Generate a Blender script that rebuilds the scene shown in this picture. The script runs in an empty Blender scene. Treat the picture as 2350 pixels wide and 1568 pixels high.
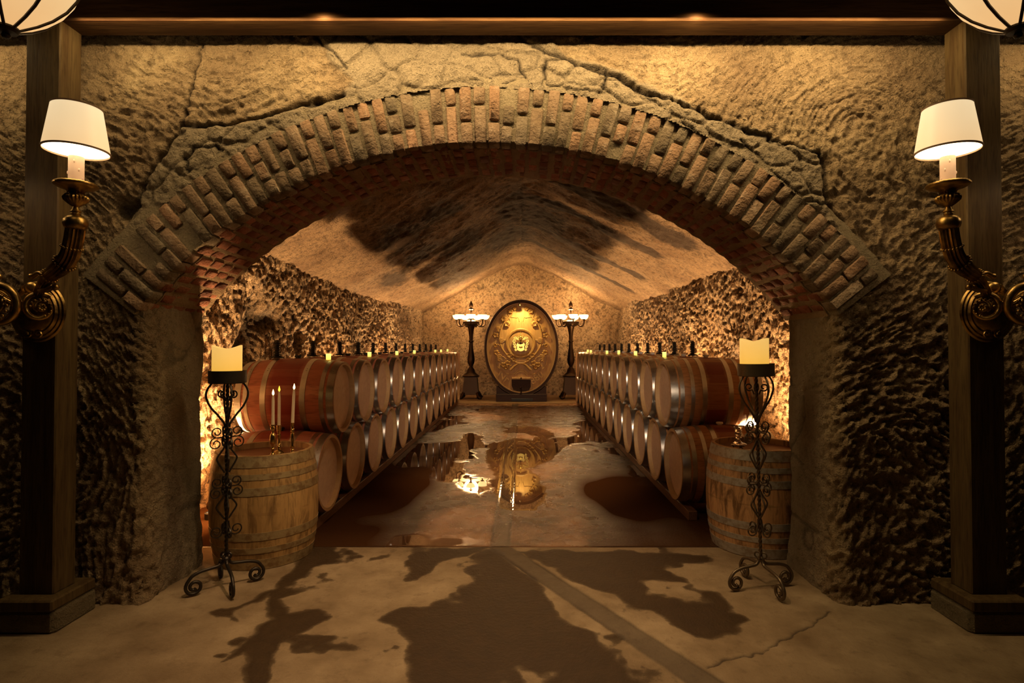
import bpy, math, random
import numpy as np
from mathutils import Matrix, Vector
random.seed(7)
PI = math.pi
C = bpy.context.scene.collection
sc = bpy.context.scene

# ------------------------------------------------------------------ camera
F = 1290.0; PITCH = math.radians(0.9); CX = 1197.0; HOR = 797.0
CY = HOR - F*math.tan(PITCH); H = 1.44
cam = bpy.data.cameras.new('camera'); co = bpy.data.objects.new('camera', cam); C.objects.link(co)
co.location = (0, 0, H); co.rotation_euler = (PI/2+PITCH, 0, 0)
cam.sensor_width = 36; cam.lens = F/2350*36
cam.shift_x = (1175-CX)/2350; cam.shift_y = -(784-CY)/2350
cam.clip_start = 0.05; cam.clip_end = 60
sc.camera = co
def ray(x, y):
    u = (x-CX)/F; v = -(y-CY)/F
    return np.array([u, math.cos(PITCH)-v*math.sin(PITCH), math.sin(PITCH)+v*math.cos(PITCH)])
def W(x, y, Y):
    d = ray(x, y); t = Y/d[1]; return Vector((d[0]*t, Y, H+d[2]*t))
def G(x, y, z=0.0):
    d = ray(x, y); t = (z-H)/d[2]; return Vector((d[0]*t, d[1]*t, z))

# ------------------------------------------------------------------ noise (numpy)
def _h(i, j, k, s):
    n = (i.astype(np.int64)*374761393 + j.astype(np.int64)*668265263 + k.astype(np.int64)*2147483647 + s*974634777) & 0xffffffff
    n = ((n ^ (n >> 13))*1274126177) & 0xffffffff
    n = ((n ^ (n >> 16))*2246822519) & 0xffffffff
    n = n ^ (n >> 15)
    return (n & 0xffffff).astype(np.float64)/0xffffff
def vn(x, y, z, s=0):
    x = np.asarray(x, float); y = np.asarray(y, float)+0*x; z = np.asarray(z, float)+0*x
    i = np.floor(x); j = np.floor(y); k = np.floor(z)
    fx = x-i; fy = y-j; fz = z-k
    fx = fx*fx*(3-2*fx); fy = fy*fy*(3-2*fy); fz = fz*fz*(3-2*fz)
    r = 0
    for a in (0, 1):
        for b in (0, 1):
            for c in (0, 1):
                w = (fx if a else 1-fx)*(fy if b else 1-fy)*(fz if c else 1-fz)
                r = r + w*_h(i+a, j+b, k+c, s)
    return r*2-1
def fbm(x, y, z, o=4, s=0):
    r = 0; a = 1.0; t = 0
    for q in range(o):
        f = 2.03**q
        r = r + a*vn(x*f+q*7.1, y*f+q*3.3, z*f+q*5.7, s+q); t += a; a *= 0.5
    return r/t
def sstep(a, b, x):
    t = np.clip((x-a)/(b-a), 0, 1); return t*t*(3-2*t)
def cell(u, v, s=0):
    i0 = np.floor(u); j0 = np.floor(v); F1 = np.full(u.shape, 9.0); F2 = F1.copy(); ID = np.zeros(u.shape)
    z = np.zeros(u.shape)
    for a in (-1, 0, 1):
        for b in (-1, 0, 1):
            i = i0+a; j = j0+b
            px = i+_h(i, j, z, s)*0.9+.05; py = j+_h(i, j, z, s+5)*0.9+.05
            d = np.hypot(u-px, v-py)
            c = d < F1
            F2 = np.where(c, F1, np.minimum(F2, d)); ID = np.where(c, _h(i, j, z, s+9), ID); F1 = np.where(c, d, F1)
    return F1, F2, ID
def seg_dist(x, y, pts):
    D = np.full(x.shape, 9.0)
    for (a, b), (c, d) in zip(pts[:-1], pts[1:]):
        l2 = (c-a)**2+(d-b)**2+1e-9
        t = np.clip(((x-a)*(c-a)+(y-b)*(d-b))/l2, 0, 1)
        D = np.minimum(D, np.hypot(x-a-t*(c-a), y-b-t*(d-b)))
    return D
def poly_sd(x, y, pts):      # signed distance, negative inside
    D = seg_dist(x, y, list(pts)+[pts[0]])
    ins = np.zeros(x.shape, bool); n = len(pts)
    for i in range(n):
        x1, y1 = pts[i]; x2, y2 = pts[(i+1) % n]
        c = ((y1 > y) != (y2 > y)) & (x < (x2-x1)*(y-y1)/((y2-y1) if y2 != y1 else 1e-9)+x1)
        ins ^= c
    return np.where(ins, -D, D)

# ------------------------------------------------------------------ mesh helpers
def link(name, me, mat=None, parent=None):
    o = bpy.data.objects.new(name, me); C.objects.link(o)
    if mat is not None: me.materials.append(mat)
    if parent is not None: o.parent = parent
    return o
def grid_obj(name, P, mat, keep=None, attrs=None, parent=None, flip=False):
    nv, nu, _ = P.shape
    idx = np.arange(nv*nu).reshape(nv, nu)
    q = np.stack([idx[:-1, :-1], idx[:-1, 1:], idx[1:, 1:], idx[1:, :-1]], -1)
    if flip: q = q[..., ::-1]
    if keep is not None: q = q[keep]
    q = q.reshape(-1, 4)
    used = np.zeros(nv*nu, bool); used[q.ravel()] = True
    new = np.cumsum(used)-1
    V = P.reshape(-1, 3)[used]; q = new[q]
    me = bpy.data.meshes.new(name)
    me.vertices.add(len(V)); me.vertices.foreach_set('co', V.astype(np.float32).ravel())
    me.loops.add(q.size); me.loops.foreach_set('vertex_index', q.astype(np.int32).ravel())
    me.polygons.add(len(q)); me.polygons.foreach_set('loop_start', np.arange(0, q.size, 4, dtype=np.int32))
    me.update(calc_edges=True)
    me.polygons.foreach_set('use_smooth', np.ones(len(q), bool))
    for k, a in (attrs or {}).items():
        at = me.attributes.new(k, 'FLOAT', 'POINT'); at.data.foreach_set('value', a.reshape(-1)[used].astype(np.float32))
    me.validate()
    return link(name, me, mat, parent)

class MB:
    def __init__(s): s.v = []; s.f = []
    def add(s, vs, fs, M=None):
        n = len(s.v)
        for p in vs:
            p = Vector(p)
            s.v.append(M @ p if M is not None else p)
        s.f += [tuple(n+i for i in f) for f in fs]
        return s
    def box(s, x0, x1, y0, y1, z0, z1, b=0.0, M=None):
        if b <= 0:
            vs = [(x, y, z) for x in (x0, x1) for y in (y0, y1) for z in (z0, z1)]
            return s.add(vs, [(0, 1, 3, 2), (4, 6, 7, 5), (0, 4, 5, 1), (2, 3, 7, 6), (0, 2, 6, 4), (1, 5, 7, 3)], M)
        c = ((x0+x1)/2, (y0+y1)/2, (z0+z1)/2); h = ((x1-x0)/2, (y1-y0)/2, (z1-z0)/2)
        b = min(b, .9*min(h))
        vs = []; ix = {}
        for sx in (-1, 1):
            for sy in (-1, 1):
                for sz in (-1, 1):
                    for ax in range(3):
                        d = [h[0]-b, h[1]-b, h[2]-b]; d[ax] = h[ax]
                        ix[(sx, sy, sz, ax)] = len(vs)
                        vs.append((c[0]+sx*d[0], c[1]+sy*d[1], c[2]+sz*d[2]))
        fs = []
        for ax in range(3):
            for sg in (-1, 1):
                o = [(-1, -1), (1, -1), (1, 1), (-1, 1)]
                if sg*(1 if ax != 1 else -1) < 0: o = o[::-1]
                f = []
                for a, bb in o:
                    k = [a, bb]; k.insert(ax, sg); f.append(ix[(k[0], k[1], k[2], ax)])
                fs.append(tuple(f))
        for ax in range(3):       # edges along axis ax
            o = [i for i in range(3) if i != ax]
            for a in (-1, 1):
                for bb in (-1, 1):
                    def key(sg, face):
                        k = [0, 0, 0]; k[ax] = sg; k[o[0]] = a; k[o[1]] = bb; return ix[(k[0], k[1], k[2], face)]
                    f = (key(-1, o[0]), key(1, o[0]), key(1, o[1]), key(-1, o[1]))
                    fs.append(f)
        for sx in (-1, 1):
            for sy in (-1, 1):
                for sz in (-1, 1):
                    fs.append((ix[(sx, sy, sz, 0)], ix[(sx, sy, sz, 1)], ix[(sx, sy, sz, 2)]))
        return s.add(vs, fs, M)
    def lathe(s, prof, n=32, M=None, mod=None, a0=0, cap=(False, False)):
        vs = []; m = len(prof)
        for (r, z) in prof:
            for k in range(n):
                a = a0+2*PI*k/n; rr = r*(mod(a, z) if mod else 1)
                vs.append((rr*math.cos(a), rr*math.sin(a), z))
        fs = [(i*n+k, i*n+(k+1) % n, (i+1)*n+(k+1) % n, (i+1)*n+k) for i in range(m-1) for k in range(n)]
        if cap[0]: fs.append(tuple(range(n))[::-1])
        if cap[1]: fs.append(tuple((m-1)*n+k for k in range(n)))
        return s.add(vs, fs, M)
    def tube(s, pts, r, n=8, M=None, closed=False, caps=True, flat=None, twist=0):
        pts = [Vector(p) for p in pts]; m = len(pts)
        R = r if isinstance(r, (list, tuple)) else [r]*m
        vs = []; nrm = None
        for i in range(m):
            if closed: t = pts[(i+1) % m]-pts[i-1]
            else: t = pts[min(i+1, m-1)]-pts[max(i-1, 0)]
            t.normalize()
            if nrm is None:
                nrm = t.cross(Vector((0, 0, 1)))
                if nrm.length < .05: nrm = t.cross(Vector((0, 1, 0)))
                nrm.normalize()
            else:
                nrm = nrm - t*nrm.dot(t); nrm.normalize()
            b = t.cross(nrm)
            for k in range(n):
                a = 2*PI*(k+.5)/n + twist*i
                fa = R[i]*math.cos(a); fb = R[i]*math.sin(a)
                if flat: fa *= flat[0]; fb *= flat[1]
                vs.append(pts[i]+nrm*fa+b*fb)
        fs = []
        for i in range(m if closed else m-1):
            j = (i+1) % m
            fs += [(i*n+k, i*n+(k+1) % n, j*n+(k+1) % n, j*n+k) for k in range(n)]
        if caps and not closed: fs += [tuple(range(n))[::-1], tuple((m-1)*n+k for k in range(n))]
        return s.add(vs, fs, M)
    def ball(s, c, r, n=10, M=None):
        if not isinstance(r, (tuple, list)): r = (r, r, r)
        pr = [(math.sin(PI*i/n), -math.cos(PI*i/n)) for i in range(n+1)]
        pr[0] = (.001, -1); pr[-1] = (.001, 1)
        T = Matrix.Translation(Vector(c)) @ Matrix.Diagonal((r[0], r[1], r[2], 1))
        return s.lathe(pr, max(8, int(n*1.4)), (M @ T) if M is not None else T)
    def prism(s, pts, y0, y1, M=None):     # outline in XZ extruded along Y
        n = len(pts)
        vs = [(p[0], y0, p[1]) for p in pts]+[(p[0], y1, p[1]) for p in pts]
        fs = [tuple(range(n)), tuple(range(2*n-1, n-1, -1))]+[(i, i+n, (i+1) % n+n, (i+1) % n) for i in range(n)]
        return s.add(vs, fs, M)
    def build(s, name, mat, parent=None, smooth=True, ang=35):
        me = bpy.data.meshes.new(name); me.from_pydata([tuple(p) for p in s.v], [], s.f); me.validate()
        import bmesh
        bm = bmesh.new(); bm.from_mesh(me); bmesh.ops.recalc_face_normals(bm, faces=bm.faces); bm.to_mesh(me); bm.free()
        if smooth:
            me.polygons.foreach_set('use_smooth', np.ones(len(me.polygons), bool))
            me.set_sharp_from_angle(angle=math.radians(ang))
        return link(name, me, mat, parent)
def empty(name, loc, label, cat, group=None, rz=0):
    o = bpy.data.objects.new(name, None); C.objects.link(o); o.location = loc; o.rotation_euler = (0, 0, rz)
    o.empty_display_size = .1; o['label'] = label; o['category'] = cat
    if group: o['group'] = group
    return o
def tag(o, label, cat, group=None):
    o['label'] = label; o['category'] = cat
    if group: o['group'] = group
    return o
def struct(o, label=None):
    o['kind'] = 'structure'
    if label: o['label'] = label
    return o
def dup(root, loc, label=None, group=None, rz=None):
    r = root.copy(); C.objects.link(r); r.location = loc
    if rz is not None: r.rotation_euler = (0, 0, rz)
    if label: r['label'] = label
    if group: r['group'] = group
    def rec(a, b):
        for ch in a.children:
            c = ch.copy(); C.objects.link(c); c.parent = b; rec(ch, c)
    rec(root, r)
    return r
def spline(ctrl, n=8):
    P = [Vector(p) for p in ctrl]; P = [2*P[0]-P[1]]+P+[2*P[-1]-P[-2]]; out = []
    for i in range(1, len(P)-2):
        for k in range(n):
            t = k/n
            out.append(.5*((2*P[i])+(P[i+1]-P[i-1])*t+(2*P[i-1]-5*P[i]+4*P[i+1]-P[i+2])*t*t+(3*P[i]-P[i-1]-3*P[i+1]+P[i+2])*t**3))
    out.append(P[-2]); return out
def spiral2(cx, cy, r0, r1, a0, turns, n=28):
    return [(cx+(r0+(r1-r0)*(i/n))*math.cos(a0+2*PI*turns*i/n), cy+(r0+(r1-r0)*(i/n))*math.sin(a0+2*PI*turns*i/n)) for i in range(n+1)]

# ------------------------------------------------------------------ materials
class NT:
    def __init__(s, name):
        s.m = bpy.data.materials.new(name); s.m.use_nodes = True; s.t = s.m.node_tree; s.t.nodes.clear()
        s.out = s.n('ShaderNodeOutputMaterial'); s.b = s.n('ShaderNodeBsdfPrincipled'); s.l(s.b.outputs[0], s.out.inputs[0])
        s.tc = s.n('ShaderNodeTexCoord')
    def n(s, t, **k):
        o = s.t.nodes.new(t)
        for a, v in k.items(): setattr(o, a, v)
        return o
    def l(s, a, b): s.t.links.new(a, b)
    def inp(s, sock, v):
        if isinstance(v, bpy.types.NodeSocket): s.l(v, sock)
        elif v is not None: sock.default_value = v
    def mapping(s, scale=(1, 1, 1), rot=(0, 0, 0), src='Object'):
        m = s.n('ShaderNodeMapping'); m.inputs['Scale'].default_value = scale; m.inputs['Rotation'].default_value = rot
        s.l(s.tc.outputs[src], m.inputs[0]); return m.outputs[0]
    def noise(s, scale, vec=None, detail=4, rough=.55, dist=0.0):
        n = s.n('ShaderNodeTexNoise'); n.inputs['Scale'].default_value = scale; n.inputs['Detail'].default_value = detail
        n.inputs['Roughness'].default_value = rough; n.inputs['Distortion'].default_value = dist
        s.l(vec if vec is not None else s.tc.outputs['Object'], n.inputs['Vector']); return n.outputs['Fac']
    def vor(s, scale, vec=None, feat='F1'):
        n = s.n('ShaderNodeTexVoronoi', feature=feat); n.inputs['Scale'].default_value = scale
        s.l(vec if vec is not None else s.tc.outputs['Object'], n.inputs['Vector']); return n.outputs['Distance']
    def math(s, op, a, b=None, c=None, clamp=False):
        n = s.n('ShaderNodeMath', operation=op); n.use_clamp = clamp
        s.inp(n.inputs[0], a); s.inp(n.inputs[1], b)
        if c is not None: s.inp(n.inputs[2], c)
        return n.outputs[0]
    def ramp(s, fac, stops, interp='LINEAR'):
        n = s.n('ShaderNodeValToRGB'); e = n.color_ramp; e.interpolation = interp
        while len(e.elements) < len(stops): e.elements.new(.5)
        for q, (p, c) in zip(e.elements, stops):
            q.position = p; q.color = (c, c, c, 1) if isinstance(c, (int, float)) else (*c, 1)
        s.l(fac, n.inputs[0]); return n.outputs[0]
    def mix(s, fac, a, b, mode='MIX'):
        n = s.n('ShaderNodeMix', data_type='RGBA', blend_type=mode)
        s.inp(n.inputs[0], fac)
        for i, v in ((6, a), (7, b)):
            if isinstance(v, tuple): v = (*v, 1) if len(v) == 3 else v
            s.inp(n.inputs[i], v)
        return n.outputs[2]
    def attr(s, name):
        n = s.n('ShaderNodeAttribute', attribute_name=name); return n.outputs['Fac']
    def bump(s, h, dist=.01, strength=1.0, prev=None):
        n = s.n('ShaderNodeBump'); n.inputs['Distance'].default_value = dist; n.inputs['Strength'].default_value = strength
        s.l(h, n.inputs['Height'])
        if prev is not None: s.l(prev, n.inputs['Normal'])
        return n.outputs[0]
    def set(s, col=None, rough=None, metal=None, normal=None, spec=None, emi=None, estr=None, **k):
        if isinstance(col, tuple): col = (*col, 1)
        s.inp(s.b.inputs['Base Color'], col); s.inp(s.b.inputs['Roughness'], rough); s.inp(s.b.inputs['Metallic'], metal)
        if normal is not None: s.l(normal, s.b.inputs['Normal'])
        s.inp(s.b.inputs['Specular IOR Level'], spec)
        if emi is not None:
            s.inp(s.b.inputs['Emission Color'], (*emi, 1) if isinstance(emi, tuple) else emi); s.inp(s.b.inputs['Emission Strength'], estr)
        for a, v in k.items(): s.inp(s.b.inputs[a], v)
        return s.m

def m_rock_front():
    s = NT('chiselled_rock')
    n1 = s.noise(2.2, detail=5); n2 = s.noise(22, detail=6, rough=.65); n3 = s.noise(90, detail=3)
    c = s.ramp(n1, [(.3, (.22, .145, .078)), (.55, (.34, .24, .13)), (.75, (.46, .345, .19))])
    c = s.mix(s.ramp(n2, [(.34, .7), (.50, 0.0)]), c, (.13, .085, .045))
    c = s.mix(s.ramp(n3, [(.6, 0.0), (.75, .5)]), c, (.55, .47, .32))
    rb = s.attr('rubble'); c = s.mix(s.math('MULTIPLY', rb, .75), c, s.mix(n2, (.20, .155, .10), (.36, .30, .20)))
    c = s.mix(s.math('MULTIPLY', s.attr('crack'), .9), c, (.02, .013, .008))
    b = s.bump(n2, .045, 1.0); b = s.bump(n3, .014, 1.0, b)
    return s.set(c, .85, normal=b, spec=.25)
def m_cave(name, dark=.5, base=((.30, .19, .10), (.52, .38, .24)), dark_marks=False, glossy=.8):
    s = NT(name)
    n1 = s.noise(1.1, detail=4); n2 = s.noise(16, detail=5, rough=.7, dist=.4); n3 = s.noise(60, detail=4, rough=.6)
    c = s.ramp(n1, [(.3, base[0]), (.7, base[1])])
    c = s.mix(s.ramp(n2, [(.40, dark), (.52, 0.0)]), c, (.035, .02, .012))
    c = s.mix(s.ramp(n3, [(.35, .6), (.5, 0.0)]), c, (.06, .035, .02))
    if dark_marks:
        so = s.attr('dark_marks'); so = s.math('ADD', so, s.math('MULTIPLY', s.math('SUBTRACT', s.noise(9, detail=5), .5), 1.1))
        c = s.mix(s.ramp(so, [(.25, 0.0), (.75, .9)]), c, (.03, .016, .01))
    else:
        c = s.mix(s.math('MULTIPLY', s.attr('crack'), .9), c, (.015, .01, .006))
    b = s.bump(n2, .05, 1.0); b = s.bump(n3, .015, 1.0, b)
    return s.set(c, glossy, normal=b, spec=.3)
def m_brick(name, cols, lime=.35):
    s = NT(name)
    g = s.n('ShaderNodeNewGeometry'); r = g.outputs['Random Per Island']
    c = s.ramp(r, [(0, cols[0]), (.35, cols[1]), (.7, cols[2]), (1, cols[3])])
    n1 = s.noise(14, detail=5, rough=.65); n2 = s.noise(70, detail=4)
    c = s.mix(s.ramp(n1, [(.55, 0.0), (.75, lime)]), c, (.55, .46, .33))
    c = s.mix(s.ramp(n1, [(.25, .6), (.42, 0.0)]), c, (.05, .03, .02))
    b = s.bump(n1, .025, 1); b = s.bump(n2, .008, 1, b)
    return s.set(c, .85, normal=b, spec=.25)
def m_mortar(name, c0, c1):
    s = NT(name); n1 = s.noise(28, detail=6, rough=.7); n2 = s.noise(120, detail=3)
    b = s.bump(n1, .045, 1); b = s.bump(n2, .012, 1, b)
    return s.set(s.mix(n1, c0, c1), .9, normal=b, spec=.2)
def m_wood(name, c0, c1, rough=.5, axis=2, grain=1.0, spec=.4, knots=0.0, bump=.003):
    s = NT(name); sc_ = [14, 14, 14]; sc_[axis] = 1.1
    v = s.mapping(tuple(sc_)); n1 = s.noise(1.6, v, detail=6, rough=.6, dist=.6); n2 = s.noise(7, v, detail=4)
    c = s.mix(s.ramp(n1, [(.3, 0.0), (.7, 1.0)]), c0, c1)
    c = s.mix(s.ramp(n2, [(.35, .5*grain), (.5, 0.0)]), c, tuple(x*.45 for x in c0))
    return s.set(c, rough, normal=s.bump(n2, bump, .8), spec=spec)
def m_barrel(name, woodA, woodB, stain, stain_w, rough=.45, weather=0.0):
    """staves: local z is the barrel axis"""
    s = NT(name)
    sx = s.n('ShaderNodeSeparateXYZ'); s.l(s.tc.outputs['Object'], sx.inputs[0])
    ang = s.math('ARCTAN2', sx.outputs[1], sx.outputs[0]); st = s.math('FLOOR', s.math('MULTIPLY', s.math('ADD', ang, PI), 26/(2*PI)))
    oi = s.n('ShaderNodeObjectInfo')
    wn = s.n('ShaderNodeTexWhiteNoise', noise_dimensions='2D'); cmb = s.n('ShaderNodeCombineXYZ')
    s.l(st, cmb.inputs[0]); s.l(s.math('MULTIPLY', oi.outputs['Random'], 17.0), cmb.inputs[1]); s.l(cmb.outputs[0], wn.inputs['Vector'])
    v = s.mapping((11, 11, 1.3)); n1 = s.noise(1.5, v, detail=6, dist=.5); n2 = s.noise(6, v, detail=4)
    c = s.mix(s.math('ADD', s.math('MULTIPLY', wn.outputs[0], .75), s.math('MULTIPLY', n1, .35), clamp=True), woodA, woodB)
    c = s.mix(s.ramp(n2, [(.35, .45), (.5, 0.0)]), c, tuple(x*.4 for x in woodA))
    az = s.math('ABSOLUTE', sx.outputs[2]); edge = s.math('ADD', az, s.math('MULTIPLY', s.math('SUBTRACT', s.noise(5, detail=3), .5), .10))
    f = s.ramp(edge, [(stain_w*.75, 1.0), (stain_w*1.1, 0.0)])
    f = s.math('MULTIPLY', f, s.ramp(wn.outputs[0], [(.0, .95), (1.0, .45)]))
    c = s.mix(f, c, stain)
    cmb2 = s.n('ShaderNodeCombineXYZ'); s.l(sx.outputs[0], cmb2.inputs[0]); s.l(sx.outputs[1], cmb2.inputs[1])
    ln_ = s.n('ShaderNodeVectorMath', operation='LENGTH'); s.l(cmb2.outputs[0], ln_.inputs[0])
    inner_ = s.math('LESS_THAN', ln_.outputs['Value'], .3035)
    c = s.mix(inner_, c, s.mix(n1, (.46, .29, .13), (.62, .42, .20)))
    if weather:
        v2 = s.mapping((9, 9, 2.2)); n3 = s.noise(1.4, v2, detail=6, rough=.65, dist=1.0)
        c = s.mix(s.ramp(n3, [(.50, 0.0), (.62, weather)]), c, (.07, .03, .008))
    return s.set(c, rough, normal=s.bump(n2, .0025, .8), spec=.45)
def m_metal(name, col, rough, bumpy=.0, scale=40, metal=1.0, tarn=None):
    s = NT(name); n = s.noise(scale, detail=5, rough=.65)
    c = s.mix(n, tuple(x*.75 for x in col), tuple(min(1, x*1.15) for x in col))
    if tarn: c = s.mix(s.ramp(s.noise(scale*.4, detail=5), [(.45, 0.0), (.62, .85)]), c, tarn)
    r = s.math('ADD', s.math('MULTIPLY', n, .2), rough-.1)
    return s.set(c, r, metal, normal=s.bump(n, bumpy, 1.0) if bumpy else None)
def m_plain(name, col, rough=.5, metal=0.0, emi=None, estr=0.0, spec=.5, **k):
    s = NT(name); n = s.noise(30, detail=3); c = s.mix(n, tuple(x*.88 for x in col), tuple(min(1, x*1.08) for x in col))
    return s.set(c, rough, metal, spec=spec, emi=emi, estr=estr, **k)

WARM = (1.0, .56, .22)
M_front = m_rock_front()
M_cave = m_cave('pitted_cave_rock', .85)
M_back = m_cave('back_wall_rock', .55, ((.34, .21, .11), (.55, .40, .24)))
M_ceil = m_cave('cave_ceiling_rock', .55, ((.17, .10, .055), (.32, .22, .13)), dark_marks=True)
M_brick = m_brick('aged_brick', [(.12, .092, .056), (.19, .125, .072), (.25, .145, .080), (.16, .125, .080)])
M_brick_in = m_brick('red_soffit_brick', [(.13, .035, .016), (.20, .062, .028), (.27, .085, .035), (.19, .075, .04)], .15)
M_mortar = m_mortar('lime_mortar', (.26, .20, .12), (.46, .37, .23))
M_mortar_in = m_mortar('soffit_mortar', (.30, .19, .10), (.48, .34, .20))
M_post = m_wood('stained_timber', (.060, .034, .015), (.12, .082, .034), .5, 2, spec=.15, bump=.001)
M_beam = m_wood('stained_timber_beam', (.03, .012, .005), (.075, .038, .014), .6, 0, spec=.08, bump=.001)
M_plinth = m_mortar('rough_concrete', (.15, .115, .07), (.34, .27, .16))
M_bar_l = m_barrel('oak_staves_wine_pink', (.42, .135, .085), (.62, .28, .18), (.22, .015, .012), .14)
M_bar_r = m_barrel('oak_staves_amber', (.38, .17, .06), (.56, .28, .11), (.20, .025, .012), .09)
M_bar_u = m_barrel('weathered_oak_staves', (.30, .17, .055), (.48, .29, .11), (.3, .17, .06), .001, .5, .55)
M_bar_v = m_barrel('water_stained_oak_staves', (.42, .22, .09), (.58, .33, .15), (.3, .17, .06), .001, .5, .75)
M_head = m_wood('pale_oak_head', (.74, .54, .38), (.86, .67, .50), .55, 2, .3, .3)
M_rim = m_wood('oak_rim', (.45, .26, .11), (.60, .38, .18), .5, 2, .6)
M_headd = m_wood('dark_oak_head', (.16, .06, .025), (.26, .11, .05), .4, 0, .8)
M_hoop = m_metal('galvanised_hoop', (.55, .53, .49), .33, 0)
M_hoop_old = m_metal('rusty_hoop', (.40, .30, .15), .5, .002, 60, .45, (.22, .13, .055))
M_hoop_gal = m_metal('mottled_zinc_hoop', (.52, .49, .43), .45, .0015, 70, .5, (.34, .27, .19))
M_iron = m_metal('black_iron', (.055, .045, .035), .45, .001, 80, .8)
M_iron2 = m_metal('bronzed_iron', (.16, .12, .075), .42, .001, 80, .85)
M_black = m_plain('black_rubber', (.012, .010, .009), .5)
M_brass = m_metal('brass', (.62, .42, .14), .25, 0, 30)
M_gilt = m_metal('antique_gilt', (.52, .34, .11), .33, .002, 26, 1.0, (.10, .05, .02))
M_gold = m_metal('gold_leaf', (.95, .70, .20), .3, .001, 60)
M_white = m_plain('white_silicone', (.75, .72, .68), .5)
M_wax = m_plain('ivory_wax', (.80, .66, .46), .4, emi=(1, .5, .15), estr=.05)
M_wax_lit = None

def m_glow(name, col, e0, e1, strength, axis='Z', rng=(0, 1), base=(.8, .7, .5)):
    """lit wax or glass: brighter where the flame is, along one local axis"""
    s = NT(name); sx = s.n('ShaderNodeSeparateXYZ'); s.l(s.tc.outputs['Object'], sx.inputs[0])
    mr = s.n('ShaderNodeMapRange'); s.l(sx.outputs['XYZ'.index(axis)], mr.inputs[0]); mr.inputs[1].default_value = rng[0]; mr.inputs[2].default_value = rng[1]
    c = s.mix(mr.outputs[0], e0, e1)
    n = s.noise(12, detail=2)
    return s.set(base, .45, emi=s.mix(s.math('MULTIPLY', n, .25), c, tuple(x*.7 for x in e0)), estr=strength)
M_pillar = m_glow('lit_pillar_wax', None, (1.0, .50, .045), (1.0, .60, .17), .86, 'Z', (0, .22), (.45, .27, .08))
M_votive = m_glow('lit_votive', None, (1.0, .78, .10), (1.0, .85, .22), 1.3, 'Z', (0, .05))
M_flame = m_plain('flame', (1, .8, .4), .5, emi=(1.0, .72, .28), estr=6)
M_flame_y = m_plain('yellow_flame', (1, .8, .2), .5, emi=(1.0, .70, .05), estr=1.6)
M_shade = m_glow('lit_lampshade_linen', None, (1.0, .66, .32), (1.0, .78, .46), .80, 'Z', (-.1, .1), (.8, .7, .55))
M_shade_in = m_plain('lampshade_lining', (.9, .85, .75), .6, emi=(1.0, .80, .50), estr=3.0)
M_trim = m_plain('lampshade_braid', (.25, .16, .10), .7)
M_tube = m_plain('ivory_candle_tube', (.75, .56, .42), .5, emi=(1.0, .5, .25), estr=.18)
M_bulb = m_plain('lit_bulb', (1, .9, .7), .3, emi=(1.0, .75, .40), estr=6)
M_bowl = m_plain('lit_alabaster_bowl', (1, .85, .6), .4, emi=(1.0, .62, .24), estr=4.0)
M_lant = m_glow('lit_frosted_glass', None, (1.0, .56, .22), (1.0, .72, .36), .85, 'Z', (0, .28), (.4, .33, .22))
def m_glass():
    s = NT('clear_glass'); return s.set((.95, .93, .9), .03, spec=.5, IOR=1.45, **{'Transmission Weight': 1.0})
M_glass = m_glass()
M_cask = m_wood('carved_cask_oak', (.44, .24, .07), (.60, .36, .13), .45, 2, .5)
M_caskd = m_wood('dark_cask_oak', (.035, .015, .008), (.06, .028, .013), .5, 1, .8, .15)
M_cradle = m_wood('dark_cradle_oak', (.035, .015, .008), (.06, .026, .013), .5, 0, .8, .25)
M_bronze = m_metal('dark_bronze', (.06, .035, .02), .42, .001, 50, .9)
M_step = m_mortar('step_concrete', (.34, .22, .12), (.46, .31, .17))
M_rail = m_wood('rack_timber', (.13, .06, .03), (.22, .11, .05), .55, 1)

# ------------------------------------------------------------------ key dimensions
DF = 3.16; DR = 3.68
ac = W(1117, 1343, DF); AX, AZ = ac.x, ac.z
R0 = 1013/F*DF; R1 = 1144/F*DF
XL = W(330, 900, DF).x; XR = W(1922, 900, DF).x
ZS = W(325, 716, DF).z
XW = 2.88; ZSP = H+.95; ZRI = 4.02; YB = 16.7; YEND = 14.3
def w2(pts, Y=DF):
    return [(W(x, y, Y).x, W(x, y, Y).z) for x, y in pts]

# ------------------------------------------------------------------ front wall
RUB = w2([(245, 640), (300, 520), (320, 440), (372, 352), (428, 292), (520, 283), (620, 276), (700, 245), (775, 226), (810, 190), (745, 130), (735, 60), (1245, 60),
          (1300, 130), (1400, 165), (1480, 190), (1560, 235), (1650, 275), (1720, 300), (1790, 330), (1885, 350), (1893, 470), (1960, 560), (2005, 640), (1117, 1000)])
CRK = [w2([(246, 622), (262, 590), (300, 545), (316, 470), (330, 425), (372, 352), (395, 325), (420, 288), (520, 287), (600, 274), (640, 260), (690, 240), (745, 236), (790, 222)]),
       w2([(420, 288), (440, 200), (465, 100)]), w2([(725, 85), (770, 125), (800, 160)]),
       w2([(1225, 110), (1330, 150), (1420, 180), (1480, 215), (1560, 240), (1640, 272), (1740, 310), (1800, 330), (1885, 352), (1896, 400), (1893, 470), (1925, 510), (2000, 600)]),
       w2([(1480, 225), (1550, 270), (1600, 318)]), w2([(1250, 145), (1250, 200), (1300, 210), (1380, 215), (1390, 160), (1300, 140), (1250, 145)]),
       w2([(1700, 325), (1770, 395), (1850, 465), (1890, 470)]), w2([(1060, 130), (1140, 125), (1190, 140), (1210, 190), (1130, 195), (1080, 185)]),
       w2([(450, 340), (500, 335), (520, 360), (490, 400), (440, 395), (425, 365), (450, 340)])]
HOL = [(W(2004, 602, DF), .032, .04), (W(285, 482, DF), .055, .03), (W(310, 470, DF), .03, .04)]
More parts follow.
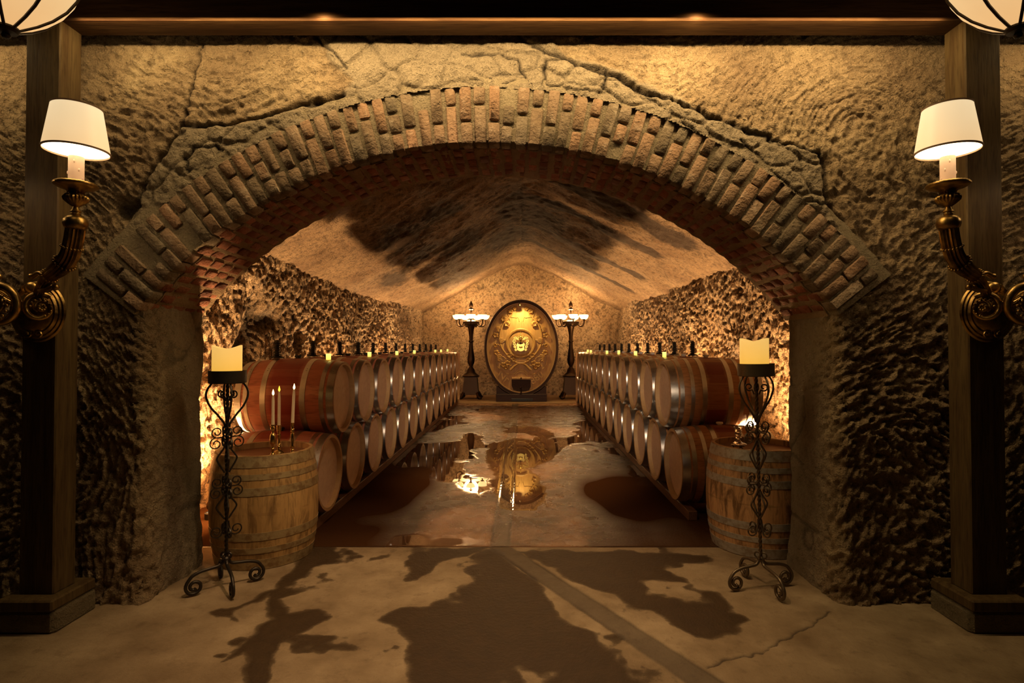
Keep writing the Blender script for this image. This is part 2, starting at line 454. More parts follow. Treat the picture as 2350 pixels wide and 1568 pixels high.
def dfront(X, Z, full=True):
    wx = X+.03*vn(X*2.3, Z*2.3, 0*X, 3); wz = Z+.03*vn(X*2.3, Z*2.3, 0*X, 4)
    big = .030*fbm(X*1.4, Z*1.4, 0*X+2.2, 3, 11)
    th = np.where(X < -.2, -1.0, .75)+.30*vn(X*1.1, Z*1.1, 0*X, 21)
    th = th*sstep(0, .5, np.abs(X+.2)+.15)
    u = wx*np.cos(th)+wz*np.sin(th); v = -wx*np.sin(th)+wz*np.cos(th)
    lines = 1-np.abs(vn(u*13+.5*vn(X*20, Z*20, 0*X, 32), v*38+.35*vn(X*25, Z*25, 0*X, 33), 0*X, 31))*2.2
    amp = .5+.5*vn(X*1.7, Z*1.7, 0*X+9, 41)
    ch = .011*lines*(.45+.9*amp)*(.55+.45*sstep(3.35, 2.7, Z+.2*amp))
    lump = .012*fbm(u*24, v*44, 0*X, 2, 51)*(.6+.9*sstep(2.2, .5, Z))-.011*sstep(.2, .7, vn(u*30, v*48, 0*X, 55))*sstep(2.6, 1.2, Z)
    fine = .008*fbm(X*46, Z*46, 0*X, 2, 61)-.008*sstep(.2, .7, vn(X*30, Z*30, 0*X, 62))
    d = big+ch+lump+fine
    rub = np.zeros_like(X); crk = np.zeros_like(X)
    if full:
        sd = poly_sd(X+.02*vn(X*9, Z*9, 0*X, 5), Z+.02*vn(X*9, Z*9, 0*X, 6), RUB)
        rub = sstep(.015, -.015, sd)
        sl = np.arctan2(X-AX, Z-AZ)
        uu = sl*R1*4.6+.25*vn(X*6, Z*6, 0*X, 71); vv = (np.hypot(X-AX, Z-AZ))*7.5+.25*vn(X*6, Z*6, 0*X, 72)
        f1, f2, idd = cell(uu, vv, 81)
        st = sstep(.02, .16, f2-f1)
        dr = big*.6+.016*st*(.4+idd)+.010*fbm(X*20, Z*20, 0*X, 3, 91)+fine*.7+.01
        d = d*(1-rub)+dr*rub
        crk = np.maximum(crk, rub*(1-sstep(.0, .05, f2-f1))*.55*(vn(X*5, Z*5, 0*X, 95) > -.1))
        for i, pl in enumerate(CRK):
            ds = seg_dist(X+.012*vn(X*25, Z*25, 0*X, 7), Z+.012*vn(X*25, Z*25, 0*X, 8), pl)
            wdt = (.012 if i in (0, 3) else .006)*(1+.6*vn(X*6, Z*6, 0*X, 99))
            k = np.exp(-(ds/np.maximum(wdt, .003))**2)
            d = d-(.04 if i in (0, 3) else .018)*k; crk = np.maximum(crk, k)
        for p, r, dep in HOL:
            k = np.exp(-(((X-p.x)**2+(Z-p.z)**2)/(r*r))**1.5); d = d-dep*1.6*k; crk = np.maximum(crk, k)
    return d, rub, crk
xs = np.arange(-3.75, 3.65, .0082); zs = np.arange(0, 3.62, .0082)
X, Z = np.meshgrid(xs, zs)
d, rub, crk = dfront(X, Z)
P = np.stack([X, DF-d, Z], -1)
xc = (X[:-1, :-1]+X[1:, 1:])/2; zc = (Z[:-1, :-1]+Z[1:, 1:])/2
hole = ((np.hypot(xc-AX, zc-AZ) < R1-.012) & (np.abs(np.arctan2(xc-AX, zc-AZ)) < math.acos((ZS-AZ)/R0)-.004)) | ((xc > XL-.06) & (xc < XR+.06) & (zc < ZS+.01))
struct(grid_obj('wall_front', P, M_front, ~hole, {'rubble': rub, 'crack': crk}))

def jamb(side, XJ, name):
    # lower wall edge: front strip, rounded corner, reveal, short return behind
    rc = .07
    path = []; s = 0
    x0 = XJ+side*(.22)      # starts out on the front face
    pts = []
    n1 = 22
    for i in range(n1): pts.append((XJ+side*(.22-(.22-rc)*i/n1), DF, 0.0))
    for i in range(9):
        a = PI/2*i/8; pts.append((XJ+side*(rc-rc*math.sin(a)), DF+rc-rc*math.cos(a), a))
    for i in range(1, 44): pts.append((XJ, DF+rc+(DR+.06-DF-rc)*i/43, PI/2))
    for i in range(1, 12): pts.append((XJ+side*.02*i, DR+.06, PI))
    pts = np.array(pts); sl = np.r_[0, np.cumsum(np.hypot(*np.diff(pts[:, :2], axis=0).T))]
    zz = np.arange(0, ZS+.05, .012)
    S, ZZ = np.meshgrid(pts[0, 0]-side*sl, zz)
    d, _, _ = dfront(S, ZZ)
    fr = sstep(.20, .50, np.abs(S-pts[0, 0]))       # beyond the corner: smoother dressed blocks
    blk = .010*sstep(.02, .10, cell(S*1.7+.35*vn(S*4, ZZ*4, 0*S, 3), ZZ*2.5+.35*vn(S*4, ZZ*4, 0*S, 4), 5)[1]-cell(S*1.7+.35*vn(S*4, ZZ*4, 0*S, 3), ZZ*2.5+.35*vn(S*4, ZZ*4, 0*S, 4), 5)[0])
    d2 = .016*fbm(S*2, ZZ*2, 0*S, 3, 7)+blk*.7+.012*fbm(S*16, ZZ*9, 0*S, 4, 9)-.014
    d = d*(1-fr)+d2*fr
    d += .035*sstep(.35, 0, ZZ)*(.4+.6*fbm(S*7, ZZ*7, 0*S, 3, 12))
    bx = np.broadcast_to(pts[:, 0], S.shape); by = np.broadcast_to(pts[:, 1], S.shape); an = np.broadcast_to(pts[:, 2], S.shape)
    # outward normal turns from -Y to the opening to +Y
    P = np.stack([bx-side*np.sin(an)*d, by-np.cos(an)*d, ZZ], -1)
    z0 = np.zeros_like(S)
    ck = fr*np.exp(-(blk/.0016)**2)*.5*(vn(S*4, ZZ*4, 0*S, 44) > -.2)
    struct(grid_obj(name, P, M_front, None, {'rubble': fr, 'crack': ck}, flip=(side > 0)))
jamb(-1, XL, 'wall_jamb_left'); jamb(1, XR, 'wall_jamb_right')

# back face of the front wall (cave side)
xs = np.arange(-3.1, 3.15, .05); zs = np.arange(0, 4.25, .05); X, Z = np.meshgrid(xs, zs)
P = np.stack([X, DR+.08+.02*fbm(X*4, Z*4, 0*X, 3), Z], -1)
xc = (X[:-1, :-1]+X[1:, 1:])/2; zc = (Z[:-1, :-1]+Z[1:, 1:])/2
hole = ((np.hypot(xc-AX, zc-AZ) < R0+.12) & (zc > ZS-.06)) | ((xc > XL-.08) & (xc < XR+.08) & (zc < ZS))
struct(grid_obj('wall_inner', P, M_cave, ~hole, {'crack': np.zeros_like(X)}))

# ------------------------------------------------------------------ brick arch
HA = math.acos((ZS-AZ)/R0)
def polar(r, a, y): return (AX+r*math.sin(a), y, AZ+r*math.cos(a))
def mortar_arch(m, ra, rb, y0, y1, n=160):
    vs = []; k = 4
    for i in range(n+1):
        a = -HA-.01+(2*HA+.02)*i/n
        for (r, y) in ((ra, y0), (rb, y0), (rb, y1), (ra, y1)):
            vs.append(polar(r+.004*math.sin(i*1.7+r*9), a, y))
    fs = []
    for i in range(n):
        for j in range(4):
            fs.append((i*4+j, i*4+(j+1) % 4, (i+1)*4+(j+1) % 4, (i+1)*4+j))
    fs += [(0, 1, 2, 3), (n*4+3, n*4+2, n*4+1, n*4)]
    m.add(vs, fs)
def arch_brick(m, ra, rb, a, tw, y0, y1, j=.004, b=.007):
    # bevelled box mapped to the arch frame: local x tangential, z radial, y depth
    t = MB(); rm = (ra+rb)/2
    t.box(-tw/2, tw/2, y0, y1, ra, rb, b)
    ca = a+random.gauss(0, .0012); rot = random.gauss(0, .012); vs = []
    for p in t.v:
        x = p.x+random.uniform(-j, j)*.6; z = p.z+random.uniform(-j, j)*.6; y = p.y+random.uniform(-j, j)*.5
        x2 = x+(z-rm)*rot
        vs.append((AX+math.sin(ca)*z+math.cos(ca)*x2, y, AZ+math.cos(ca)*z-math.sin(ca)*x2))
    m.add(vs, t.f)
NC = 60; da = 2*HA/NC
mf = MB(); ms = MB()
for i in range(NC):
    a = -HA+da*(i+.5); T = R1-R0; g = .014
    tw = da*(R0+.14)-.018
    y0 = DF-.027+random.uniform(-.004, .003)
    if random.random() < .5 and False: pass
    pat = [.36, .64] if i % 2 == 0 else [.66, .34]
    if random.random() < .25: pat = [.3, .36, .34] if i % 2 else [.5, .5]
    r = R0
    for q, fr in enumerate(pat):
        if random.random() < .02: r += T*fr; continue
        arch_brick(mf, r+(g/2 if q else -.002+random.uniform(-.006, .004)), r+T*fr-g/2, a, tw+random.uniform(-.006, .004), y0+random.uniform(-.004, .004), y0+.10)
        r += T*fr
    y = DF+.088+(.0 if i % 2 else .05)*1.0
    if i % 2 == 0: arch_brick(ms, R0-.002, R0+.09, a, da*R0-.017, DF+.02, y-.006)
    yy = y
    while yy < DR+.05:
        ln = .118+random.uniform(-.01, .01); ye = min(yy+ln, DR+.07)
        if ye-yy > .03: arch_brick(ms, R0-.003+random.uniform(-.004, .004), R0+.09, a, da*R0-.022+random.uniform(-.004, .003), yy+.006, ye-.006, .004, .005)
        yy = ye+.004
struct(mf.build('trim_1', M_brick, ang=50), 'brick arch face around the opening')
struct(ms.build('trim_2', M_brick_in, ang=50), 'red brick soffit under the arch')
mm = MB(); mortar_arch(mm, R0+.010, R1+.05, DF-.012, DF+.09); struct(mm.build('trim_3', M_mortar, ang=40), 'mortar between the arch bricks')
mm = MB(); mortar_arch(mm, R0+.001, R1+.02, DF+.085, DR+.10); struct(mm.build('trim_4', M_mortar_in, ang=40), 'mortar between the soffit bricks')

# ------------------------------------------------------------------ cave walls, ceiling, back wall
def warp_steps(a, b, s0, s1, k=9.0):
    out = [a]
    while out[-1] < b:
        t = min(1, max(0, (out[-1]-a)/k)); out.append(out[-1]+s0+(s1-s0)*t)
    return np.array(out)
ysw = warp_steps(DR+.02, YB+.4, .013, .05)
for side, nm in ((-1, 'wall_left'), (1, 'wall_right')):
    zz = np.arange(-.02, 2.95, .015); Y, Z = np.meshgrid(ysw, zz)
    s0 = 100 if side < 0 else 200
    d = .10*fbm(Y*.8, Z*.8, 0*Y+side, 3, s0)+.045*fbm(Y*3.4, Z*2.6, 0*Y, 3, s0+1)
    pit = fbm(Y*20+.6*vn(Y*5, Z*5, 0*Y, 2), Z*17, 0*Y, 3, s0+2)
    d += .030*pit-.03*sstep(.15, .5, pit)*0
    pk = vn(Y*27, Z*24, 0*Y, s0+5); d -= .028*sstep(.15, .6, pk)
    crk = sstep(.35, .85, pk)
    if side < 0:
        for (px, py, rx, rz_) in ((595, 745, .10, .30), (575, 790, .10, .22), (625, 735, .14, .12), (690, 780, .06, .14), (560, 815, .08, .12)):
            D0 = 2.86*F/(CX-px); p = W(px, py, D0)
            k = np.exp(-(((Y-p.y)/(rx*2))**2+((Z-p.z)/rz_)**2)**1.3); d -= .10*k; crk = np.maximum(crk, k)
    P = np.stack([side*(XW-.02)-side*d+side*.05*(Z > 9), Y, Z], -1)
    struct(grid_obj(nm, P, M_cave, None, {'crack': crk}, flip=(side > 0)))
def ceil_hit(px, py):
    dd = ray(px, py); best = None
    for sd in (-1, 1):
        # plane: z = ZRI - (ZRI-ZSP)*|x|/XW
        k = (ZRI-ZSP)/XW
        t = (ZRI-H)/(dd[2]+k*sd*dd[0]) if abs(dd[2]+k*sd*dd[0]) > 1e-6 else -1
        if t > 0 and dd[0]*t*sd >= -.01: best = (dd[0]*t, dd[1]*t)
    return best
yc = warp_steps(DR+.04, YB+.4, .03, .06); tt = np.linspace(-.06, 1.06, 120)
SO = []
for px, py, rx, ry in ((925, 540, .38, .9), (1000, 490, .28, .5), (970, 585, .3, .6), (1040, 480, .2, .3), (905, 640, .25, .8), (1060, 560, .45, .8), (1180, 470, .35, 1.6), (1170, 540, .6, 1.5), (1240, 500, .55, 1.2)):  # soot blotches
    h = ceil_hit(px, py)
    if h: SO.append((h[0], h[1], rx, ry, None))
for px, py, w in ((1488, 592, .22), (1450, 640, .28), (1428, 672, .30), (1555, 560, .30)):  # dark streaks from the ridge down, rounded at the lower end
    h = ceil_hit(px, py)
    if h: SO.append((h[0], h[1], w, w, 'streak'))
for side, nm in ((-1, 'ceiling_left'), (1, 'ceiling_right')):
    Y, T = np.meshgrid(yc, tt)
    Xb = side*XW*(1-T); zsp = ZSP+(.12*sstep(12, 16, Y) if side < 0 else .10+.06*sstep(8, 15, Y))
    Zb = zsp+(ZRI-zsp)*T
    rnd = .10*np.exp(-((T-1)/.06)**2)
    d = .09*fbm(Xb*.9, Y*.9, 0*Y, 3, 300)+.03*fbm(Xb*3+Y*.4, Y*2.6-Xb*1.0, 0*Y, 3, 301)+.022*fbm(Xb*6+2*Y*side, Y*15, 0*Y, 3, 302)+.012*vn(Xb*14, Y*14, 0*Y, 303)
    so = np.zeros_like(Y)
    for x, y, rx, ry, kind in SO:
        if kind is None:
            q = ((Xb-x)/rx)**2+((Y-y)/ry)**2; so = np.maximum(so, np.exp(-q*.8))
        elif side > 0:
            dx = np.maximum(Xb-x, 0); q = (dx/rx)**2+((Y-y)/ry)**2; so = np.maximum(so, np.exp(-q**1.5)*1.1)
    nx = side*(ZRI-ZSP); L = math.hypot(nx, XW)
    P = np.stack([Xb-side*(ZRI-ZSP)/L*d, Y, Zb-d*XW/L-rnd], -1)
    struct(grid_obj(nm, P, M_ceil, None, {'dark_marks': so}, flip=(side < 0)))
xs = np.arange(-3.2, 3.25, .03); zz = np.arange(-.02, 4.2, .03); X, Z = np.meshgrid(xs, zz)
pit = vn(X*14, Z*11, 0*X, 402)
d = .10*fbm(X, Z, 0*X, 3, 400)+.035*fbm(X*4, Z*3, 0*X, 3, 401)-.02*sstep(.2, .8, pit)+.015*fbm(X*16, Z*8, 0*X, 2, 403)
P = np.stack([X, YB-d+.35*0, Z], -1)
struct(grid_obj('wall_back', P, M_back, None, {'crack': sstep(.4, .9, pit)*.6}))
# front room ceiling and far boards above the beam
m = MB(); m.box(-4, 4, -2.2, 3.9, 3.95, 4.05); struct(m.build('ceiling_front', M_post))

# ------------------------------------------------------------------ floor
def gpoly(p): return [(G(x, y).x, G(x, y).y) for x, y in p]
wetA = gpoly([(966, 1590), (940, 1500), (930, 1470), (900, 1441), (873, 1417), (911, 1393), (987, 1386), (1038, 1355), (1083, 1324), (1050, 1293), (1107, 1264), (1150, 1262), (1190, 1310), (1232, 1348), (1279, 1395), (1365, 1445), (1427, 1510), (1470, 1590)])
wetB = gpoly([(1190, 1262), (1420, 1268), (1640, 1275), (1625, 1292), (1560, 1300), (1530, 1312), (1575, 1330), (1650, 1370), (1720, 1425), (1690, 1470), (1600, 1470), (1520, 1415), (1450, 1400), (1380, 1358), (1290, 1322)])
wetC = gpoly([(675, 1288), (644, 1338), (633, 1365), (585, 1434), (530, 1482), (479, 1524), (540, 1508), (525, 1590), (602, 1590), (620, 1510), (654, 1472), (689, 1458), (757, 1424), (733, 1400), (660, 1405), (665, 1372), (720, 1360), (790, 1348), (821, 1305), (893, 1300), (925, 1338), (960, 1335), (1021, 1290), (1107, 1264), (1150, 1256), (700, 1256)])
wetD = gpoly([(465, 1412), (500, 1397), (560, 1388), (640, 1347), (662, 1350), (600, 1378), (538, 1400), (548, 1424), (480, 1426)])
YJ = G(1150, 1255).y
strip0 = G(1147, 1255); strip1 = G(1622, 1568)
ysf = np.concatenate([np.arange(-1.6, 2.3, .1), np.arange(2.3, 4.2, .009), warp_steps(4.2, YEND, .022, .06)])
xsf = np.concatenate([np.arange(-4.3, -2.4, .04), np.arange(-2.4, 2.4, .009), np.arange(2.4, 4.3, .04)])
X, Y = np.meshgrid(xsf, ysf)
wx = X+.05*vn(X*4, Y*4, 0*X, 1)+.025*vn(X*13, Y*13, 0*X, 2); wy = Y+.05*vn(X*4, Y*4, 0*X, 3)+.025*vn(X*13, Y*13, 0*X, 4)
wet = np.zeros_like(X)
for pl in (wetA, wetB, wetC, wetD):
    wet = np.maximum(wet, sstep(.06, -.06, poly_sd(wx, wy, pl)))
isl = sstep(.22, .50, fbm(X*2.4, Y*2.4, 0*X, 4, 500)); wet = wet*(1-.8*isl); wet = np.maximum(wet, .75*sstep(.30, .55, fbm(X*2.9+4, Y*2.9, 0*X, 4, 501))*(np.abs(X) < 1.6))
cave = sstep(YJ-.01, YJ+.01, Y)
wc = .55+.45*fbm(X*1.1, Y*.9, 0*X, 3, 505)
wc = wc+.55*sstep(.45, 1.1, np.abs(X+.12))*sstep(9, 5.5, Y)  # shade beside the stacks, painted in through the wetness mask
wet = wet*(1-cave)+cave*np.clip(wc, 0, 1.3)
# puddles inside the cave
pud = np.zeros_like(X)
pz = gpoly([(1122, 1019), (1180, 1006), (1300, 1020), (1262, 1060), (1215, 1078), (1240, 1110), (1250, 1150), (1225, 1172), (1165, 1168), (1140, 1140), (1130, 1100), (1122, 1070), (1112, 1058)])
pz2 = gpoly([(1045, 1110), (1080, 1092), (1120, 1098), (1126, 1125), (1095, 1135), (1060, 1128)])
pz3 = gpoly([(1370, 1020), (1300, 1018), (1480, 1035), (1460, 1050), (1400, 1040)])
for pl in (pz, pz2, pz3): pud = np.maximum(pud, sstep(.05, -.03, poly_sd(wx, wy, pl)))
nz = fbm(X*1.3+3, Y*1.0, 0*X, 4, 510)
pud = np.maximum(pud, cave*sstep(.16, .26, nz+.10*sstep(.3, 1.2, np.abs(X+.1))))
# channel strip
sx_, sy_ = strip1.x-strip0.x, strip1.y-strip0.y; sl = math.hypot(sx_, sy_)
wv = X+.004*vn(X*20, Y*20, 0*X, 9)
dper = np.where(Y < YJ, ((wv-strip0.x)*sy_-(Y-strip0.y)*sx_)/sl, wv-strip0.x)
hw = .068
strip = sstep(hw+.008, hw-.008, np.abs(dper))
edge = np.exp(-((np.abs(dper)-hw)/.010)**2)*(.6+.4*vn(X*3, Y*3, 0*X, 77))
edge = np.maximum(edge, .8*np.exp(-((Y-YJ)/.008)**2))
ck = [(p.x, p.y) for p in (G(1905, 1402), (G(1870, 1430)), G(1800, 1470), G(1740, 1500), G(1660, 1515), G(1625, 1532))]
edge = np.maximum(edge, np.exp(-(seg_dist(X+.012*vn(X*30, Y*30, 0*X, 15), Y+.012*vn(X*30, Y*30, 0*X, 16), ck)/.006)**2))
hgt = .004*fbm(X*1.5, Y*1.5, 0*X, 3, 520)*(1-cave)-.008*edge+.03*sstep(.25, 0, DF-.06-Y)*sstep(1.9, 2.4, np.abs(X))*(Y < DF+.1)*(.5+.5*vn(X*3, 0*X, 0*X, 31))
P = np.stack([X, Y, hgt], -1)
def m_floor():
    s = NT('stained_concrete')
    n1 = s.noise(3.0, detail=6, rough=.6); n2 = s.noise(40, detail=5, rough=.7); n3 = s.noise(160, detail=2)
    g = s.n('ShaderNodeNewGeometry')
    wet = s.attr('wet'); cv = s.attr('cave'); pud = s.attr('puddle')
    n0 = s.noise(1.3, detail=5, rough=.6); nm = s.noise(11, detail=6, rough=.7)
    dry = s.mix(s.ramp(n1, [(.32, 0.0), (.68, 1.0)]), (.19, .13, .07), (.38, .285, .17))
    dry = s.mix(s.ramp(n0, [(.42, 0.0), (.62, .45)]), dry, (.15, .095, .045))
    dry = s.mix(s.ramp(nm, [(.30, .5), (.46, 0.0)]), dry, (.12, .075, .038))
    dry = s.mix(s.ramp(n2, [(.6, 0.0), (.72, .45)]), dry, (.14, .09, .05))
    wf = s.math('ADD', wet, s.math('MULTIPLY', s.math('SUBTRACT', nm, .5), .9))
    wf = s.math('ADD', wf, s.math('MULTIPLY', s.math('SUBTRACT', n2, .5), .25))
    wf = s.ramp(wf, [(.36, 0.0), (.52, .75), (.75, 1.0)])
    wcol = s.mix(nm, (.020, .011, .005), (.070, .040, .016))
    c = s.mix(wf, dry, wcol)
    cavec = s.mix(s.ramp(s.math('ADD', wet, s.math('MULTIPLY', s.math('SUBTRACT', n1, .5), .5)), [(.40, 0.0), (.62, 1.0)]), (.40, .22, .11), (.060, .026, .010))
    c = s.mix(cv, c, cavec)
    c = s.mix(s.math('MULTIPLY', pud, .6), c, (.07, .035, .016))
    c = s.mix(s.math('MULTIPLY', s.attr('strip'), .75), c, s.mix(nm, (.055, .040, .026), (.12, .09, .06)))
    c = s.mix(s.math('MULTIPLY', s.attr('edge'), .85), c, (.02, .012, .008))
    rd = s.mix(wf, (.75,)*3, (.5,)*3)
    rc = s.ramp(s.noise(5, detail=5), [(.35, .18), (.65, .38)])
    r = s.mix(cv, rd, rc); side_shade = s.math('MULTIPLY', cv, s.ramp(wet, [(.75, 0.0), (1.0, 1.0)])); r = s.mix(side_shade, r, (.5,)*3)  # painted shade bands beside the stacks also get a duller surface
    r = s.mix(s.ramp(pud, [(.35, 0.0), (.6, 1.0)]), r, (.015,)*3)
    k = s.math('SUBTRACT', 1.0, pud, clamp=True)
    bh = s.math('MULTIPLY', n2, k)
    b = s.bump(bh, .006, 1.0)
    return s.set(c, r, normal=b, spec=s.math('SUBTRACT', s.math('ADD', .3, s.math('MULTIPLY', cv, .15)), s.math('MULTIPLY', side_shade, .45)))
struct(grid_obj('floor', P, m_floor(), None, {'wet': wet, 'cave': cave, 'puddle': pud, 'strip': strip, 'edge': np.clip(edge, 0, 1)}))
m = MB(); m.box(-3.1, 3.1, YEND, YB+.3, -.2, .018, .008); struct(m.build('floor_back', M_step))

# ------------------------------------------------------------------ timber posts and beam
def post(x0, x1, label, side):
    yf = G(60, 1433).y; yf = 2.90; yb = 3.045
    xc = (x0+x1)/2
    r = empty('timber_post', (xc, (yf+yb)/2, 0), label, 'post')
    a = (x1-x0)/2; b = (yb-yf)/2
    MB().box(-a, a, -b, b, .17, 3.19, .006).build('shaft', M_post, r)
    t = MB(); t.box(-a-.055, a+.055, -b-.075, b+.075, .115, .172, .008); t.build('base_trim', M_post, r)
    # rough concrete footing
    g = MB(); g.box(-a-.055, a+.055, -b-.06, b+.09, -.01, .116, .02)
    o = g.build('footing', M_plinth, r); return r
PL = (W(42, 1340, 2.90).x, W(122, 1340, 2.90).x); PR = (W(2230, 1340, 2.90).x, W(2313, 1340, 2.90).x)
post(*PL, 'tall dark timber post left of the arch carrying a gilt wall lamp', -1)
post(*PR, 'tall dark timber post right of the arch carrying a gilt wall lamp', 1)
zb = W(1175, 46, 2.90).z
m = MB(); m.box(-3.9, 3.7, 2.90, 3.05, zb, zb+.30, .006)
tag(m.build('timber_beam', M_beam), 'long dark timber beam lying across both posts above the arch', 'beam')

# ------------------------------------------------------------------ barrels
def rprof(z, L, rb, rh): return rb-(rb-rh)*(abs(2*z/L)**2)
def make_barrel(name, L, rb, rh, mats, hoops, label, cat, bung=None, bmat=None, bside=False, uprt=False, bolt=False):
    root = empty(name, (0, 0, 0), label, cat)
    M = Matrix.Translation((0, 0, L/2)) if uprt else None
    def tr(o):
        if uprt: o.location = (0, 0, L/2)
        else: o.location = (0, 0, rb); o.rotation_euler = (0, PI/2, 0)
        return o
    b = MB(); zz = [(-L/2+L*i/20) for i in range(21)]
    prof = [(rprof(z, L, rb, rh), z) for z in zz]
    inner = rh-.024; rec = .048
    prof = [(inner, -L/2+rec)]+[(inner, -L/2+.002)]+prof+[(inner, L/2-.002), (inner, L/2-rec)]
    ns = 26*4
    def mod(a, z):
        t = (a/(2*PI)*26) % 1; return 1-.0045*math.exp(-((min(t, 1-t))/.06)**2)
    b.lathe(prof, ns, mod=mod); tr(b.build('staves', mats[0], root, ang=60))
    for sg in (-1, 1):
        h = MB(); zc = sg*(L/2-rec)
        h.lathe([(.001, zc-.006), (inner-.001, zc-.006), (inner-.001, zc+.006), (.001, zc+.006)], 48)
        tr(h.build('head', mats[1] if not (uprt and sg > 0) else mats[3], root, ang=30))
        if not uprt or sg > 0:      # plank joints as thin battens of shadow: shallow grooves cut by strips
            pass
    for (t0, t1) in hoops:
        for sg in (-1, 1):
            za, zb_ = sg*(L/2-t0*L), sg*(L/2-t1*L)
            ra, rb2 = rprof(za, L, rb, rh), rprof(zb_, L, rb, rh)
            k = MB(); k.lathe([(ra-.004, za), (ra+.003, za), (rb2+.003, zb_), (rb2-.004, zb_), (ra-.004, za)], 72)
            zm = (za+zb_)/2; rm = (ra+rb2)/2+.003
            for q in (-.012, .012):
                k.ball((rm*math.cos(2.4+q/rm), rm*math.sin(2.4+q/rm), zm), .0045, 5)
            tr(k.build('hoop', mats[2], root, ang=30))
    if bung:
        k = MB(); k.lathe([(.001, 0), (.022, 0), (.022, .012), (.030, .014), (.030, .026), (.026, .030), (.001, .030)], 20)
        o = k.build('bung', bmat, root)
        if uprt: o.location = (-rb*.985+.01, -.06, L*.48); o.rotation_euler = (0, -PI/2, 0)
        else: o.location = (0, 0, 2*rb-.004)
    return root
LB, RB, RH = .83, .342, .306
HL = [(.004, .072), (.098, .14), (.275, .33)]
HR = [(.004, .082), (.10, .145), (.215, .255), (.335, .385)]
barl = make_barrel('wine_barrel', LB, RB, RH, (M_bar_l, M_head, M_hoop), HL, 'x', 'barrel', True, M_black)
barr = make_barrel('wine_barrel', LB, RB, RH, (M_bar_r, M_head, M_hoop), HR, 'x', 'barrel', True, M_white)
ORD = ['first', 'second', 'third', 'fourth', 'fifth', 'sixth', 'seventh', 'eighth', 'ninth', 'tenth', 'eleventh', 'twelfth', 'thirteenth', 'fourteenth']
XBL = -1.571-LB/2; XBR = 1.337+LB/2; ZU = 1.0-RB; ZL = .41-RB
votL = {0: 754, 2: 848, 4: 911, 6: 951, 9: 999, 10: 1012, 12: 1027}
votR = {1: 1524.5, 3: 1458.5, 5: 1420, 6: 1393, 9: 1356, 10: 1349}
YUL = [5.0+.72*i for i in range(13)]; YLL = [4.645+.72*i for i in range(14)]
YUR = [5.35+.72*i for i in range(12)]; YLR = [4.99+.72*i for i in range(13)]
first = {'l': True, 'r': True}
def place(kind, x, y, z, label, group):
    src = barl if kind == 'l' else barr
    rz = 0 if kind == 'r' else PI
    if first[kind]:
        first[kind] = False; src.location = (x, y, z); src.rotation_euler = (0, 0, rz); src['label'] = label; src['group'] = group; return src
    return dup(src, (x, y, z), label, group, rz)
for i, y in enumerate(YUL):
    cw = ' topped with candle' if i in votL else ''
    lb = 'rose-stained oak barrel nearest the arch in the upper left tier, small candle on top' if i == 0 else f'oak barrel{cw}, upper tier of the left stack, {ORD[i]} from the arch'
    place('l', XBL, y, ZU, lb, 'barrels stacked along the left wall')
for i, y in enumerate(YLL):
    lb = 'oak barrel nearest the arch in the lower tier on the left, behind the upright cask' if i == 0 else f'oak barrel in the lower tier of the left stack, {ORD[i]} from the arch'
    place('l', XBL, y, ZL, lb, 'barrels stacked along the left wall')
for i, y in enumerate(YUR):
    cw = ' topped with candle' if i in votR else ''
    lb = 'amber oak barrel with eight bright hoops nearest the arch in the upper right tier' if i == 0 else f'oak barrel{cw}, upper tier of the right stack, {ORD[i]} from the arch'
    place('r', XBR, y, ZU, lb, 'barrels stacked along the right wall')
for i, y in enumerate(YLR):
    lb = 'oak barrel nearest the arch in the lower right tier, with a white bung on top' if i == 0 else f'oak barrel in the lower tier of the right stack, {ORD[i]} from the arch'
    place('r', XBR, y, ZL, lb, 'barrels stacked along the right wall')
# racks
def rack(x, ys, where):
    yc_ = (ys[0]+ys[-1])/2; zt = ZL+RB-rprof(.288, LB, RB, RH)-.007
    for dx in (-.33, .33):
        near = 'aisle' if (dx > 0) == (x < 0) else 'wall'
        r = empty('rack_rail', (x+dx, yc_, 0), f'long low timber rail under the {where} barrel stack, on its {near} side', 'rail')
        MB().box(-.04, .04, ys[0]-.30-yc_, ys[-1]+.36-yc_, -.002, zt, .006).build('beam', M_rail, r)
        for a, b in zip(ys[:-1], ys[1:]):
            k = MB(); k.prism([(-.07, zt-.002), (.07, zt-.002), (.03, zt+.018), (-.03, zt+.018)], -.03, .03, Matrix.Translation((0, (a+b)/2-yc_, 0)) @ Matrix.Rotation(PI/2, 4, 'Z'))
            k.build('chock', M_black, r, smooth=False)
rack(XBL, YLL, 'left'); rack(XBR, YLR, 'right')
# little dark wedges between the tiers
wd = MB(); wd.prism([(-.035, -.05), (.035, -.05), (.055, .02), (.02, .055), (-.02, .055), (-.055, .02)], -.035, .035)
# upright barrels
HU = [(.006, .10), (.155, .205), (.27, .34)]
bu = make_barrel('upright_barrel', .735, .350, .310, (M_bar_u, M_headd, M_hoop_old, M_headd), HU, 'weathered oak barrel standing upright on the left with brass candlesticks on it', 'barrel', True, M_rim, uprt=True)
bu.location = (-1.79, 3.945, 0)
bv = make_barrel('upright_barrel', .735, .355, .312, (M_bar_v, M_headd, M_hoop_gal, M_headd), HU, 'water-stained oak barrel with zinc hoops standing upright on the right', 'barrel', False, uprt=True)
bv.location = (1.725, 4.14, 0)

